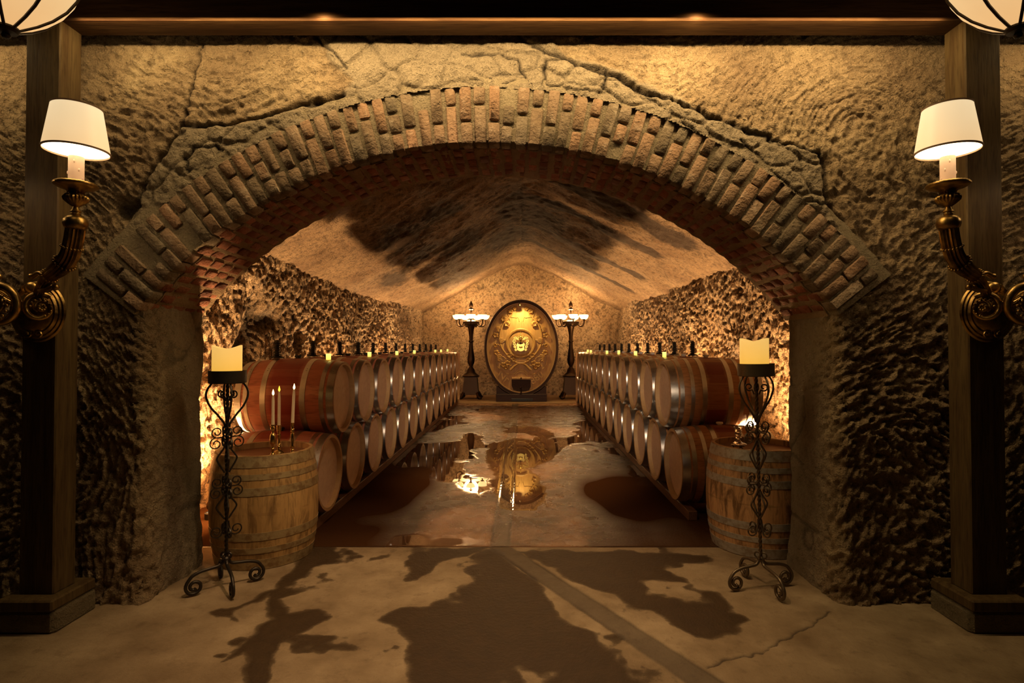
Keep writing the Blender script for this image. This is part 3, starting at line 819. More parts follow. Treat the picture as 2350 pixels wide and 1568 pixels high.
# ------------------------------------------------------------------ votive candles and ribbed coils on the upper tier
def barrel_top(dx): return 1.0+rprof(dx, LB, RB, RH)
vb = MB(); vb.lathe([(.001, 0), (.019, 0), (.021, .004), (.022, .05), (.020, .054), (.014, .050), (.001, .048)], 20)
v0 = None
for vd, ys, xb, sd in ((votL, YUL, XBL, 'left'), (votR, YUR, XBR, 'right')):
    for i, px in vd.items():
        x = (px-CX)/F*ys[i]; z = barrel_top(x-xb)+.001
        lb = f'small lit yellow votive candle on the {ORD[i]} upper barrel from the arch, {sd} stack'
        if v0 is None: v0 = vb.build('votive_candle', M_votive); o = v0
        else: o = v0.copy(); C.objects.link(o)
        o.location = (x, ys[i], z); tag(o, lb.replace('square-looking ', ''), 'candle', f'votive candles on the {sd} stack')
coil = None
def make_coil():
    r = empty('ribbed_coil_stand', (0, 0, 0), 'x', 'coil stand')
    k = MB(); k.lathe([(.001, 0), (.048, 0), (.055, .006), (.045, .014), (.03, .020), (.001, .020)], 24); k.build('base', M_black, r)
    k = MB(); pr = [(.016, .018)]
    for i in range(8):
        z = .024+i*.016; rr = .036-.0012*i
        pr += [(.018, z), (rr, z+.004), (rr, z+.008), (.018, z+.012)]
    pr += [(.012, .158), (.001, .160)]
    k.lathe(pr, 24); k.build('coil', M_black, r)
    k = MB(); k.tube(spline([(-.012, 0, .150), (-.030, 0, .165), (-.036, 0, .185), (-.047, 0, .192), (-.058, 0, .182), (-.060, 0, .155)], 6), .004, 6); k.build('hook', M_black, r)
    return r
cpx = {0: 636, 1: 718, 2: 785, 3: 843}
for ys, xb, sd in ((YUL, XBL, 'left'), (YUR, XBR, 'right')):
    for i, y in enumerate(ys):
        if sd == 'right' and i == 0: continue
        x = (cpx[i]-CX)/F*y if (sd == 'left' and i in cpx) else xb+(.10 if sd == 'right' else .0)*0-.02
        if abs(x-xb) < .09: x = xb+(.095 if sd == 'right' else -.095)
        lb = f'black ribbed coil with hooked wire on the {ORD[i]} upper barrel from the arch, {sd} stack'
        loc = (x, y, barrel_top(max(0, abs(x-xb)-.06))+.005)
        if coil is None: coil = make_coil(); coil.location = loc; coil['label'] = lb; coil['group'] = 'ribbed coils on the barrels'
        else: dup(coil, loc, lb, 'ribbed coils on the barrels')

# ------------------------------------------------------------------ wrought iron candle stands
def make_stand(mat, label, h_cup, rz):
    r = empty('iron_candle_stand', (0, 0, 0), label, 'candle stand', rz=rz)
    s = (h_cup-.19)/(1.254-.19)
    zz = lambda y: (H-(y-797)/375-.171)*s*(1.254-.171)/(1.23-.171)+.171 if True else 0
    zc = h_cup
    k = MB(); k.lathe([(.001, zc), (.100, zc), (.104, zc+.004), (.104, zc+.075), (.099, zc+.075), (.097, zc+.012), (.001, zc+.012)], 40); k.build('cup', mat, r, ang=40)
    # twisted stem
    st = MB(); n = 150
    st.tube([(0, 0, .17+(zc-.17)*i/n) for i in range(n+1)], .0105, 4, twist=.42); st.build('twisted_stem', mat, r, ang=50)
    Z = lambda f: .17+(zc-.17)*f
    def four(name, prof, rad, off=0.0, flat=None, cnt=4):
        for q in range(cnt):
            a = off+q*2*PI/cnt
            k = MB(); k.tube([(p[0]*math.cos(a), p[0]*math.sin(a), p[1]) for p in prof], rad, 6, flat=flat); k.build(name, mat, r, ang=60)
    def sp(ctrl): return [(p.x, p.y) for p in spline([(c[0], c[1], 0) for c in ctrl], 8)]
    # top cage
    prof = sp([(.085, Z(1.0)), (.108, Z(.965)), (.113, Z(.925)), (.09, Z(.87)), (.05, Z(.82)), (.018, Z(.775)), (.012, Z(.75))]); four('cage_bar', prof, .0062)
    # small hooks under the cup
    prof = sp([(.012, Z(.985))])+[] if False else [(x, z) for x, z in spiral2(.045, Z(.945), .026, .008, PI*.5+1.2, -.95, 22)]
    prof = [(.014, Z(.90)), (.020, Z(.915))]+[(x, z) for x, z in spiral2(.042, Z(.94), .024, .009, -PI*.75, 1.15, 24)]; four('scroll', prof, .0045, PI/4)
    def scrolls(zt, zm, zb_, rr):
        # one C scroll curling up, one curling down
        up = [(.012, zm-.012), (.022, zm+.0)]+spiral2(.012+rr*1.25, zm+rr*.95, rr, rr*.32, -PI*.62, 1.35, 30)
        dn = [(.012, zm+.012), (.022, zm+.0)]+spiral2(.012+rr*1.45, zm-rr*1.05, rr*1.1, rr*.34, PI*.62, -1.35, 30)
        four('scroll', up, .0045, 0.1, flat=(1.3, .8)); four('scroll', dn, .0045, 0.1, flat=(1.3, .8))
    scrolls(0, Z(.695), 0, .034)
    prof = sp([(.010, Z(.65)), (.022, Z(.625)), (.050, Z(.585)), (.052, Z(.565)), (.030, Z(.525)), (.012, Z(.495))]); four('cage_bar', prof, .0052)
    scrolls(0, Z(.415), 0, .032)
    prof = sp([(.010, Z(.375)), (.024, Z(.350)), (.050, Z(.315)), (.052, Z(.295)), (.030, Z(.262)), (.012, Z(.235))]); four('cage_bar', prof, .0052)
    dn = [(.012, Z(.22)), (.016, Z(.19))]+spiral2(.055, Z(.17), .036, .012, -PI*.75, 1.3, 30); four('scroll', dn, .0048, .1, flat=(1.3, .8))
    # collar and legs
    k = MB(); k.ball((0, 0, .178), (.022, .022, .018), 8)
    for q in range(4):
        a = q*PI/2+PI/4; k.tube([(( .018+.016*math.sin(t))*math.cos(a), (.018+.016*math.sin(t))*math.sin(a), .185+.016*(1-math.cos(t))) for t in [i*PI*1.4/10 for i in range(11)]], .005, 6)
    k.build('collar', mat, r)
    for q in range(4):
        a = q*PI/2
        pr = sp([(.008, .180), (.030, .150), (.075, .142), (.130, .135), (.175, .118), (.202, .085)])
        pr += [(x, z) for x, z in spiral2(.165, .055, .046, .014, .55, -1.45, 36)][1:]
        rr = [.0095]*(len(pr)-6)+[.009, .009, .0095, .010, .0105, .011]
        k = MB(); k.tube([(p[0]*math.cos(a), p[0]*math.sin(a), p[1]) for p in pr], rr, 8); k.build('leg', mat, r, ang=60)
    return r
sl = make_stand(M_iron, 'black wrought-iron candle stand with scrolls in front of the left upright barrel', 1.225, math.radians(38))
sl.location = (W(519, 1290, 3.37).x, 3.37, 0)
sr = make_stand(M_iron2, 'bronzed wrought-iron candle stand with scrolls in front of the right upright barrel', 1.268, math.radians(12))
sr.location = (W(1747, 1290, 3.37).x, 3.37, 0); sr.rotation_euler = (0, math.radians(-1.2), math.radians(12))
def pillar(x, y, z, hgt, tilt, label):
    k = MB(); n = 40; r = .082
    vs = []; prof = [(.001, .001), (r*.97, 0), (r, .004), (r, hgt*.5), (r, 1), (r-.008, 1.0), (r-.022, .93), (.001, .88)]
    k.lathe([(a, (b*hgt if b in (1, 1.0, .93, .88) else b)) for a, b in prof], n)
    for i, p in enumerate(k.v):
        if p.z > hgt*.8:
            a = math.atan2(p.y, p.x); p.z += .011*math.sin(2*a+tilt)-.004
    o = k.build('pillar_candle', M_pillar, ang=40); o.location = (x, y, z); return tag(o, label, 'candle')
pillar(sl.location.x-.004, 3.37, 1.2375, .208, 1.0, 'thick glowing wax pillar candle on the left black iron stand')
pillar(W(1731, 830, 3.37).x, 3.37, 1.281, .206, 3.2, 'thick glowing wax pillar candle on the right bronzed iron stand')

# ------------------------------------------------------------------ brass candlesticks on the left barrel
ZT = .735-.048+.006
def stick(px, py_base, Y, prof, hc, flame_mat, label, hz, tilt=0):
    p = W(px, py_base, Y)
    r = empty('brass_candlestick', (p.x, Y, ZT+.001), label, 'candlestick', 'brass candlesticks on the left barrel')
    k = MB(); k.lathe(prof, 28); k.build('holder', M_brass, r, ang=45)
    t = empty('taper_candle', (p.x, Y, ZT+hz), 'x', 'candle')
    k = MB(); k.lathe([(.001, 0), (.0105, 0), (.0105, .02), (.0095, hc*.8), (.006, hc), (.001, hc+.002)], 16); k.build('wax', M_wax, t)
    k = MB(); k.lathe([(.0008, hc+.0), (.006, hc+.006), (.0075, hc+.013), (.006, hc+.022), (.003, hc+.033), (.0006, hc+.041)], 12); k.build('flame', flame_mat, t)
    t.rotation_euler = (0, math.radians(tilt), 0)
    return r, t
def sp_prof(z0, s, hex=False):
    return [(.001, 0), (.050, 0), (.052, .006), (.040, .012), (.030, .020), (.014, .030), (.009, .045), (.014, .052), (.009, .060), (.011, .075), (.008, .09*s)]
A = [(.001, 0), (.048, 0), (.050, .006), (.036, .014), (.016, .024), (.009, .034), (.009, .058), (.013, .062), (.008, .068), (.009, .085), (.017, .094), (.020, .110), (.020, .145), (.015, .160), (.008, .168), (.009, .185), (.014, .192), (.016, .202), (.011, .212), (.016, .216), (.016, .224), (.001, .224)]
B = [(.001, 0), (.044, 0), (.046, .006), (.034, .012), (.030, .022), (.012, .032), (.008, .050), (.013, .056), (.008, .063), (.013, .070), (.008, .078), (.010, .120), (.014, .135), (.008, .142), (.012, .160), (.015, .170), (.015, .200), (.018, .204), (.001, .204)]
Cc = [(.001, 0), (.040, 0), (.042, .006), (.030, .012), (.012, .022), (.008, .036), (.012, .042), (.008, .050), (.013, .060), (.009, .075), (.011, .110), (.012, .150), (.008, .160), (.016, .168), (.008, .176), (.013, .182), (.008, .190), (.010, .205), (.011, .225), (.015, .229), (.001, .229)]
A = [(a, b*1.0) for a, b in A]
r1, t1 = stick(626, 1040, 3.80, A, .200, M_flame, 'brass candlestick with octagonal knop at front left of the three on the barrel', .222)
t1['label'] = 'ivory taper candle, leftmost of the three, in the brass candlestick with thick knop'
r2, t2 = stick(640, 1030, 3.92, B, .235, M_flame_y, 'slim brass candlestick in the middle of the three on the barrel', .202)
t2['label'] = 'ivory taper candle with yellow flame, middle of the three on the left barrel'
r3, t3 = stick(671, 1030, 3.86, Cc, .230, M_flame, 'slender brass candlestick at the right of the three on the barrel', .227, 2.2)
t3['label'] = 'ivory taper candle leaning right, tallest of the three on the left barrel'
for t in (t1, t2, t3): t['group'] = 'taper candles on the left barrel'
# glass candle holder on iron feet, right barrel
p = Vector((1.56, 4.06, 0))
r = empty('glass_candle_holder', (p.x, p.y, ZT+.005), 'clear ribbed glass holder on small iron feet on the right upright barrel', 'candle holder')
k = MB()
for q in range(3):
    a = q*2*PI/3+.5; k.tube([(.05*math.cos(a), .05*math.sin(a), .005), (.030*math.cos(a), .030*math.sin(a), .018), (.040*math.cos(a), .040*math.sin(a), .034)], .004, 6)
k.lathe([(.034, .032), (.044, .032), (.044, .038), (.034, .038), (.034, .032)], 24); k.build('iron_feet', M_iron, r)
k = MB(); k.lathe([(.001, .039), (.055, .040), (.058, .046), (.030, .056), (.018, .066), (.014, .080), (.022, .092), (.016, .102), (.024, .118), (.018, .126), (.027, .140), (.020, .150), (.028, .164), (.028, .175), (.022, .175), (.018, .150), (.001, .145)], 28); k.build('glass_body', M_glass, r)

# ------------------------------------------------------------------ gilt wall lamps on the posts
def make_sconce():
    r = empty('wall_lamp', (0, 0, 0), 'x', 'wall lamp')
    RX = Matrix.Rotation(PI/2, 4, 'X')      # local z -> -y (towards the room)
    k = MB(); pr = [(.001, .0), (.140, .0), (.146, .008), (.140, .016), (.130, .014), (.124, .022), (.116, .020), (.108, .032), (.098, .030), (.085, .044), (.05, .052), (.001, .056)]
    k.lathe(pr, 56, RX @ Matrix.Diagonal((1, 1.08, 1, 1))); k.build('backplate', M_gilt, r, ang=40)
    for sx in (-1, 1):
        k = MB()
        k.tube([(sx*x, -.034-.006*(i/24), z) for i, (x, z) in enumerate(spiral2(.03, -.115, .024, .008, PI/2, 1.3, 24))], .006, 6)
        k.build('plate_scroll', M_gilt, r, ang=60); k = MB()
        k.tube([(sx*x, -.040, z) for x, z in spiral2(.035, .115, .026, .008, -PI/2, -1.3, 24)], .007, 6)
        k.build('plate_scroll', M_gilt, r, ang=60)
    k = MB(); k.ball((0, -.05, .12), (.035, .02, .03), 8); k.build('plate_boss', M_gilt, r, ang=60)
    for sx in (-1, 1):
        vx, vy, vr, vw, vyaw = (.095, -.11, .068, .62, .9) if sx > 0 else (-.035, -.19, .100, 1.0, .15)
        VM = Matrix.Translation((vx, vy, .012)) @ Matrix.Rotation(vyaw, 4, 'Z')
        k = MB(); pts = []
        for i, (u, z) in enumerate(spiral2(0, 0, vr, vr*.26, 2.2, -1.5, 60)): pts.append((-sx*u, -.03*i/60, z*1.08))
        k.tube(pts, [vr*.22-vr*.10*(i/60) for i in range(61)], 10, VM); k.build('volute', M_gilt, r, ang=60)
        k = MB()
        for i in range(11):
            a = -1.2+i*.42; k.ball((vr*.60*math.cos(a), -.035, vr*.62*math.sin(a)), vr*.085, 6, VM)
        k.ball((0, -.04, 0), (vr*.3, vr*.2, vr*.32), 10, VM)
        for q in range(7):
            a = q*2*PI/7; k.ball((vr*.18*math.cos(a), -.055, vr*.19*math.sin(a)), vr*.09, 6, VM)
        k.build('rosette', M_gilt, r, ang=60)
        # connecting neck and acanthus arm rising to the candle
        k = MB(); ctrl = [(sx*.02, -.06, .02), (sx*.07, -.10, .055), (sx*.13, -.14, .115), (sx*.20, -.175, .165), (sx*.285, -.215, .200), (sx*.345, -.240, .250), (sx*.375, -.255, .315), (sx*.388, -.26, .375)]
        pts = spline(ctrl, 10); n = len(pts); rad = [.020+.016*min(1, max(0, (i-18)/22)) for i in range(n)]
        rad = [q*(1+.10*math.sin(i*.0)) for i, q in enumerate(rad)]
        # fluted section
        kk = MB(); kk.tube(pts, rad, 32)
        ct = MB(); ct.v = kk.v; ct.f = kk.f
        for idx, v in enumerate(ct.v[:n*32]):
            i = idx//32; q = idx % 32; c_ = pts[i]
            v2 = c_+(v-c_)*(1+(.10 if q % 2 else -.06)); v[:] = v2
        ct.build('arm', M_gilt, r, ang=20)
        for (ii, rr, tk) in ((30, 1.22, .006), (44, 1.25, .007), (56, 1.15, .006)):
            c_ = pts[ii]; t = (pts[min(ii+1, n-1)]-pts[ii-1]).normalized(); e1 = t.orthogonal().normalized(); e2 = t.cross(e1)
            k = MB()
            for q in range(18):
                a = q*2*PI/18; k.ball(c_+(e1*math.cos(a)+e2*math.sin(a))*rad[ii]*rr, tk, 5)
            k.build('bead_ring', M_gilt, r, ang=60)
        k = MB(); k.tube([pts[20]+Vector((0, -.01, -.02)), pts[22]+Vector((sx*.03, -.015, -.03)), pts[24]+Vector((sx*.06, -.02, -.028))], [.012, .013, .011], 8)
        k.ball(pts[24]+Vector((sx*.07, -.02, -.027)), .016, 8); k.build('lower_curl', M_gilt, r, ang=60)
        k = MB(); k.tube(spline([pts[24]+Vector((0, 0, .03)), pts[22]+Vector((-sx*.02, 0, .055)), pts[20]+Vector((-sx*.045, 0, .05))], 6), .012, 8)
        k.ball(pts[20]+Vector((-sx*.05, 0, .05)), .015, 8); k.build('leaf_curl', M_gilt, r, ang=60)
        T = Matrix.Translation((sx*.389, -.26, 0))
        k = MB(); k.lathe([(.001, .365), (.032, .368), (.046, .382), (.051, .400), (.047, .418), (.034, .432), (.016, .438), (.020, .446), (.017, .452), (.024, .456), (.014, .468), (.011, .480)], 32, T); k.build('knop', M_gilt, r, ang=40)
        k = MB(); k.lathe([(.012, .478), (.030, .492), (.046, .508), (.050, .520), (.044, .534), (.030, .542), (.034, .546)], 44, T, mod=lambda a, z: 1+.06*math.cos(a*22)); k.build('fluted_urn', M_gilt, r, ang=60)
        k = MB(); k.lathe([(.030, .543), (.040, .556), (.070, .566), (.085, .576), (.088, .584), (.082, .591), (.070, .589), (.001, .585)], 64, T, mod=lambda a, z: 1+(.018*math.cos(a*32) if z > .57 else 0)); k.build('drip_pan', M_gilt, r, ang=60)
        k = MB(); k.lathe([(.001, .588), (.031, .588), (.031, .715), (.001, .716)], 28, T)
        for q in range(7): k.ball((sx*.389+.031*math.cos(q*1.9), -.26+.031*math.sin(q*1.9), .61+.013*q), (.004, .004, .008), 5)
        k.build('candle_tube', M_tube, r, ang=40)
        k = MB(); k.lathe([(.001, .716), (.016, .718), (.018, .735), (.026, .765), (.020, .80), (.001, .815)], 20, T); k.build('bulb', M_bulb, r)
        zb_, zt_ = .742, .948
        o = MB(); o.lathe([(.132, zb_-.845), (.100, zt_-.845)], 72); o = o.build('lamp_shade', M_shade, r); o.location = (sx*.389, -.26, .845)
        o2 = MB(); o2.lathe([(.130, zb_-.845), (.098, zt_-.845)], 72); o2 = o2.build('shade_lining', M_shade_in, o)
        o3 = MB()
        for (rr, z) in ((.1325, zb_-.845), (.1005, zt_-.845)):
            o3.lathe([(rr-.004, z-.003), (rr+.001, z-.003), (rr+.001, z+.005), (rr-.004, z+.005), (rr-.004, z-.003)], 72)
        o3.build('braid', M_trim, o)
        k = MB()
        for q in range(3):
            a = q*2*PI/3; k.tube([(sx*.389+.012*math.cos(a), -.26+.012*math.sin(a), .816), (sx*.389+.098*math.cos(a), -.26+.098*math.sin(a), .930)], .0015, 5)
        k.build('shade_carrier', M_brass, r)
    return r
zsc = W(72, 716, 2.9).z
scn = make_sconce(); scn.location = ((PL[0]+PL[1])/2, 2.899, zsc)
scn['label'] = 'gilt scrolled two-arm wall lamp with cream shade on the left post'; scn['group'] = 'gilt wall lamps on the posts'
sc2 = dup(scn, ((PR[0]+PR[1])/2, 2.899, zsc), 'gilt scrolled two-arm wall lamp with cream shade on the right post', 'gilt wall lamps on the posts'); sc2.scale = (-1, 1, 1)

# ------------------------------------------------------------------ hanging lanterns
def make_lantern():
    r = empty('hanging_lantern', (0, 0, 0), 'x', 'lantern')
    R = .245
    prof = [(.012, 0), (.045, .018), (.090, .046), (.135, .082), (.178, .130), (.210, .185), (.229, .245), (.235, .30), (.225, .36), (.195, .42), (.15, .465), (.09, .49), (.03, .50)]
    k = MB(); k.lathe([(a, b) for a, b in prof], 64); k.build('glass', M_lant, r, ang=60)
    for q in range(8):
        a = q*2*PI/8+.57
        k = MB(); k.tube([((p+.004)*math.cos(a), (p+.004)*math.sin(a), z) for p, z in prof], .0058, 6); k.build('rib', M_iron, r, ang=60)
    k = MB(); k.lathe([(.001, -.028), (.010, -.026), (.016, -.016), (.012, -.008), (.034, -.004), (.042, .008), (.040, .020), (.001, .020)], 24); k.build('finial', M_iron, r)
    k = MB(); k.lathe([(.03, .49), (.095, .488), (.085, .515), (.05, .54), (.02, .56), (.001, .565)], 32); k.build('cap', M_iron, r)
    k = MB()
    zt = 3.95-zl0-.56; n = int(zt/.035)
    for i in range(n+1):
        z = .58+i*.035; a = (i % 2)*PI/2
        k.tube([(.011*math.cos(t)*math.cos(a), .011*math.cos(t)*math.sin(a), z+.022*math.sin(t)) for t in [j*2*PI/12 for j in range(12)]], .0028, 5, closed=True)
    k.build('chain', M_iron, r)
    return r
YLN = 2.15
pl = W(14, 72, YLN); zl0 = pl.z
ln = make_lantern(); ln.location = pl; ln['label'] = 'ribbed frosted glass lantern hanging at the upper left corner'; ln['group'] = 'hanging lanterns'
pr_ = W(2336, 72, YLN); dup(ln, pr_, 'ribbed frosted glass lantern hanging at the upper right corner', 'hanging lanterns', rz=-.355)

# ------------------------------------------------------------------ great carved cask
YC = 14.75
cc = W(1196.5, 798.5, YC); AW = 83.5/F*YC; AH = 108.5/F*YC
def oval(t, s=1.0, dz=0): return (AW*s*math.cos(t), AH*s*math.sin(t)+dz)
k0 = empty('great_cask', (cc.x, YC, .018), 'huge oval carved oak cask with gold crest at the end of the aisle', 'cask')
ZC = cc.z-.018
def oval_band(prof, n=96):     # prof: (scale, y)
    m = MB(); vs = []
    for (s_, y) in prof:
        for i in range(n):
            t = 2*PI*i/n; x, z = oval(t, s_); vs.append((x, y, ZC+z))
    q = len(prof)
    fs = [(a*n+i, a*n+(i+1) % n, (a+1)*n+(i+1) % n, (a+1)*n+i) for a in range(q-1) for i in range(n)]
    m.add(vs, fs); return m
m = oval_band([(.955, .10), (.955, .0), (1.0, .0), (1.012, .2), (1.02, .6), (1.01, 1.0), (1.0, 1.25), (.95, 1.25), (.4, 1.25), (.01, 1.25)]); m.build('staves', M_caskd, k0, ang=40)
for y0 in (.04, .28, .62, .95):
    m = oval_band([(.99, y0), (1.022, y0), (1.03, y0+.07), (.99, y0+.07), (.99, y0)]); m.build('hoop', M_bronze, k0, ang=40)
m = oval_band([(.958, .075), (.86, .065), (.6, .06), (.2, .055), (.01, .055)]); m.build('head', M_cask, k0, ang=40)
m = oval_band([(.958, .06), (.958, .02), (.935, .02), (.93, .062)]); m.build('head_moulding', M_cask, k0, ang=40)
s86 = YC/F
def cp(px, py): return ((px-1196.5)*s86, (798.5-py)*s86+ZC)
# medallion ring
mx, mz = cp(1195, 788)
m = MB(); T = Matrix.Translation((mx, .055, mz)) @ Matrix.Rotation(PI/2, 4, 'X')
m.lathe([(.001, .02), (.30, .02), (.312, .012), (.325, .018), (.335, .045), (.37, .055), (.392, .045), (.40, 0)], 72, T); m.build('medallion', M_cask, k0, ang=30)
# gold crest
cr = MB()
def cpt(px, py, y): a = cp(px, py); return (a[0], y, a[1])
sh = [cp(*q) for q in ((1186, 788), (1194, 791), (1203, 788), (1203.5, 803), (1199, 805.5), (1195, 806.5), (1191, 805.5), (1186.5, 803))]
cr.prism(sh, -.04, -.01)
cr.ball((cp(1195, 778)[0], -.035, cp(1195, 778)[1]), (.05, .035, .075), 10)
for sx in (-1, 1):
    for (dx, dy, rr, a0, tn) in ((12, -8, .045, 0, 1.2), (16, -2, .045, 1, 1.2), (14, 5, .04, 2, -1.2), (13, 12, .035, 0, 1.2), (7, -10, .04, 2, 1.0), (11, 18, .028, 1, -1)):
        c_ = cp(1195+sx*dx, 785+dy)
        cr.tube([(c_[0]+sx*(x), -.03, c_[1]+z) for x, z in spiral2(0, 0, rr, rr*.3, a0, tn, 16)], .014, 6)
    cr.tube(spline([(cp(1195, 782)[0], -.03, cp(1195, 782)[1]), (cp(1195+sx*8, 779)[0], -.035, cp(0, 779)[1]), (cp(1195+sx*17, 776)[0], -.03, cp(0, 776)[1])], 6), .02, 6)
    cr.tube([cpt(1195+sx*6, 786, -.03), cpt(1195+sx*12, 796, -.03), cpt(1195+sx*11, 804, -.03)], .012, 6)
for px, py in ((1195, 768), (1190, 771), (1200, 771), (1195, 764)): cr.ball(cpt(px, py, -.035), .018, 7)
cr.ball((cp(1195, 797)[0], -.045, cp(1195, 797)[1]), (.05, .012, .03), 8)
cr.build('crest', M_gold, k0, ang=50)
pin = MB(); pin.tube([(mx, .05, mz), (mx, -.02, mz)], .03, 10); pin.build('crest_mount', M_bronze, k0)
# crossed vine branches
for sx in (-1, 1):
    ctrl = [(-sx*24, 62), (-sx*8, 48), (sx*8, 45), (sx*22, 36), (sx*36, 22), (sx*46, 5), (sx*48, -18), (sx*42, -40), (sx*30, -56), (sx*22, -66)]
    pts = spline([(mx+a*s86, .035, mz-b*s86) for a, b in ctrl], 8); n = len(pts)
    m = MB(); m.tube(pts, [.034-.014*i/n for i in range(n)], 7)
    for (a, b, c_, d_) in ((30, 40, 50, 28), (46, 10, 56, 2), (44, -30, 56, -38), (46, 0, 34, -8), (30, 30, 24, 42), (20, 50, 30, 60)):
        m.tube(spline([(mx+sx*a*s86, .04, mz-b*s86), (mx+sx*(a+c_)/2*s86, .02, mz-((b+d_)/2-3)*s86), (mx+sx*c_*s86, .04, mz-d_*s86)], 5), .010, 6)
    m.build('vine_branch', M_cask, k0, ang=60)
    for (a, b, w, h_) in ((50, 34, 9, 16), (46, -6, 7, 11), (52, -32, 6, 10)):
        m = MB()
        for i in range(7):
            for j in range(4):
                f = 1-i/8; x = (j-1.5)/1.5*w*.42*f+(i % 2)*.8; m.ball((mx+sx*(a+x)*s86, .035, mz-(b+(i-3)*h_/7)*s86), (.024, .034, .024), 6)
        m.build('grape_cluster', M_cask, k0, ang=60)
    for (a, b, rot, sc_) in ((32, -44, .4, 1.0), (58, -18, 1.2, .9), (56, 22, 2.0, .9), (26, 28, .8, 1.0), (30, 46, 2.6, 1.0), (40, -56, 0, 1.0), (24, -74, .3, .9), (14, -80, 1.0, .7), (40, 50, 2.2, .9), (58, 5, 1.4, .7), (16, 38, .2, .8), (34, 56, 2.8, .7)):
        out = []
        for i in range(40):
            t = 2*PI*i/40; rr = (.62+.30*abs(math.cos(2.5*t))**.7+.08*math.cos(15*t))*.105*sc_
            out.append((sx*rr*math.cos(t+rot), rr*math.sin(t+rot)))
        m = MB(); cx_, cz_ = mx+sx*a*s86, mz-b*s86
        vs = [(cx_+x, .05, cz_+z) for x, z in out]+[(cx_+x*.6, .000, cz_+z*.6) for x, z in out]+[(cx_, .03, cz_)]
        fs = [(i, (i+1) % 40, 40+(i+1) % 40, 40+i) for i in range(40)]+[(40+i, 40+(i+1) % 40, 80) for i in range(40)]
        m.add(vs, fs); m.build('vine_leaf', M_cask, k0, ang=60)
# cartouche, shell arch, carved outline
m = MB()
out = [cp(*q) for q in ((1180, 824), (1188, 823), (1195, 821), (1202, 823), (1210, 824), (1208, 832), (1202, 837), (1195, 841), (1188, 837), (1182, 832))]
m.prism(out, .02, .06)
for q in range(3): m.tube([cpt(1186+q*1.5, 828+q*3, .018), cpt(1204-q*1.5, 828+q*3, .018)], .007, 5)
m.build('cartouche', M_cask, k0, ang=30)
m = MB()
for sx in (-1, 1):
    m.tube(spline([(cp(1196+sx*60, 820)[0], .052, cp(0, 820)[1]), (cp(1196+sx*56, 840)[0], .05, cp(0, 840)[1]), (cp(1196+sx*42, 852)[0], .05, cp(0, 852)[1]), (cp(1196+sx*30, 859)[0], .05, cp(0, 859)[1]), (cp(1196+sx*16, 858)[0], .05, cp(0, 858)[1]), (cp(1196+sx*8, 851)[0], .05, cp(0, 851)[1]), (cp(1196, 849)[0], .05, cp(0, 849)[1])], 8), .012, 6)
    m.tube([cpt(1196+sx*22, 712, .055), cpt(1196+sx*24, 728, .055), cpt(1196+sx*10, 729, .055), cpt(1196+sx*7, 728, .055), cpt(1196+sx*4, 738, .055)], .009, 6)
    m.tube(spline([cpt(1196+sx*34, 706, .055), cpt(1196+sx*30, 720, .055), cpt(1196+sx*26, 734, .055)], 6), .012, 6)
m.tube(spline([cpt(1182, 862, .055), cpt(1188, 855, .055), cpt(1196, 853, .055), cpt(1204, 855, .055), cpt(1210, 862, .055)], 6), .012, 6)
m.build('carved_border', M_cask, k0, ang=60)
# door and tap
dr = [cp(*q) for q in ((1174, 871), (1218, 872), (1218, 888), (1214, 896), (1205, 898), (1196, 899), (1187, 898), (1178, 895), (1174.5, 886))]
m = MB(); m.prism(dr, .03, .06); m.build('hatch', M_caskd, k0, ang=30)
m = MB(); a = cp(1174, 871); b = cp(1218, 866); m.box(a[0], b[0], -.01, .055, a[1], b[1], .01); m.build('hatch_bar', M_cask, k0)
m = MB(); m.ball(cpt(1196, 868, -.02), .022, 8); m.tube([cpt(1196, 892, .03), cpt(1196, 892, -.10)], .022, 10); m.tube([cpt(1196, 888, -.09), cpt(1196, 903, -.09)], .017, 10); m.ball(cpt(1194, 890, -.11), (.02, .02, .03), 8); m.build('tap', M_bronze, k0)
def text(t, px, py, size, rot, parent, mat, name='lettering'):
    cu = bpy.data.curves.new(name, 'FONT'); cu.body = t; cu.size = size; cu.extrude = .012; cu.bevel_depth = .003; cu.align_x = 'CENTER'; cu.align_y = 'CENTER'
    tmp = bpy.data.objects.new(name, cu); C.objects.link(tmp)
    dg = bpy.context.evaluated_depsgraph_get(); me = bpy.data.meshes.new_from_object(tmp.evaluated_get(dg)); bpy.data.objects.remove(tmp)
    o = link(name, me, None, parent)
    me.materials.clear(); me.materials.append(mat)
    a = cp(px, py); o.location = (a[0], .05, a[1]); o.rotation_euler = (PI/2, -rot, 0); return o
text('Nr', 1155, 866, .28, math.radians(-38), k0, M_cask); text('880', 1232, 868, .26, math.radians(38), k0, M_cask)
# lamp on the cask's top rim
k = MB(); a = cp(1193, 700); k.tube([(a[0], .0, a[1]+.12), (a[0], -.10, a[1]+.10), (a[0], -.16, a[1]+.02)], .012, 8)
k.lathe([(.012, .0), (.03, -.01), (.045, -.06), (.042, -.06), (.001, -.02)], 20, Matrix.Translation((a[0], -.16, a[1]+.03))); k.build('picture_light', M_bronze, k0)
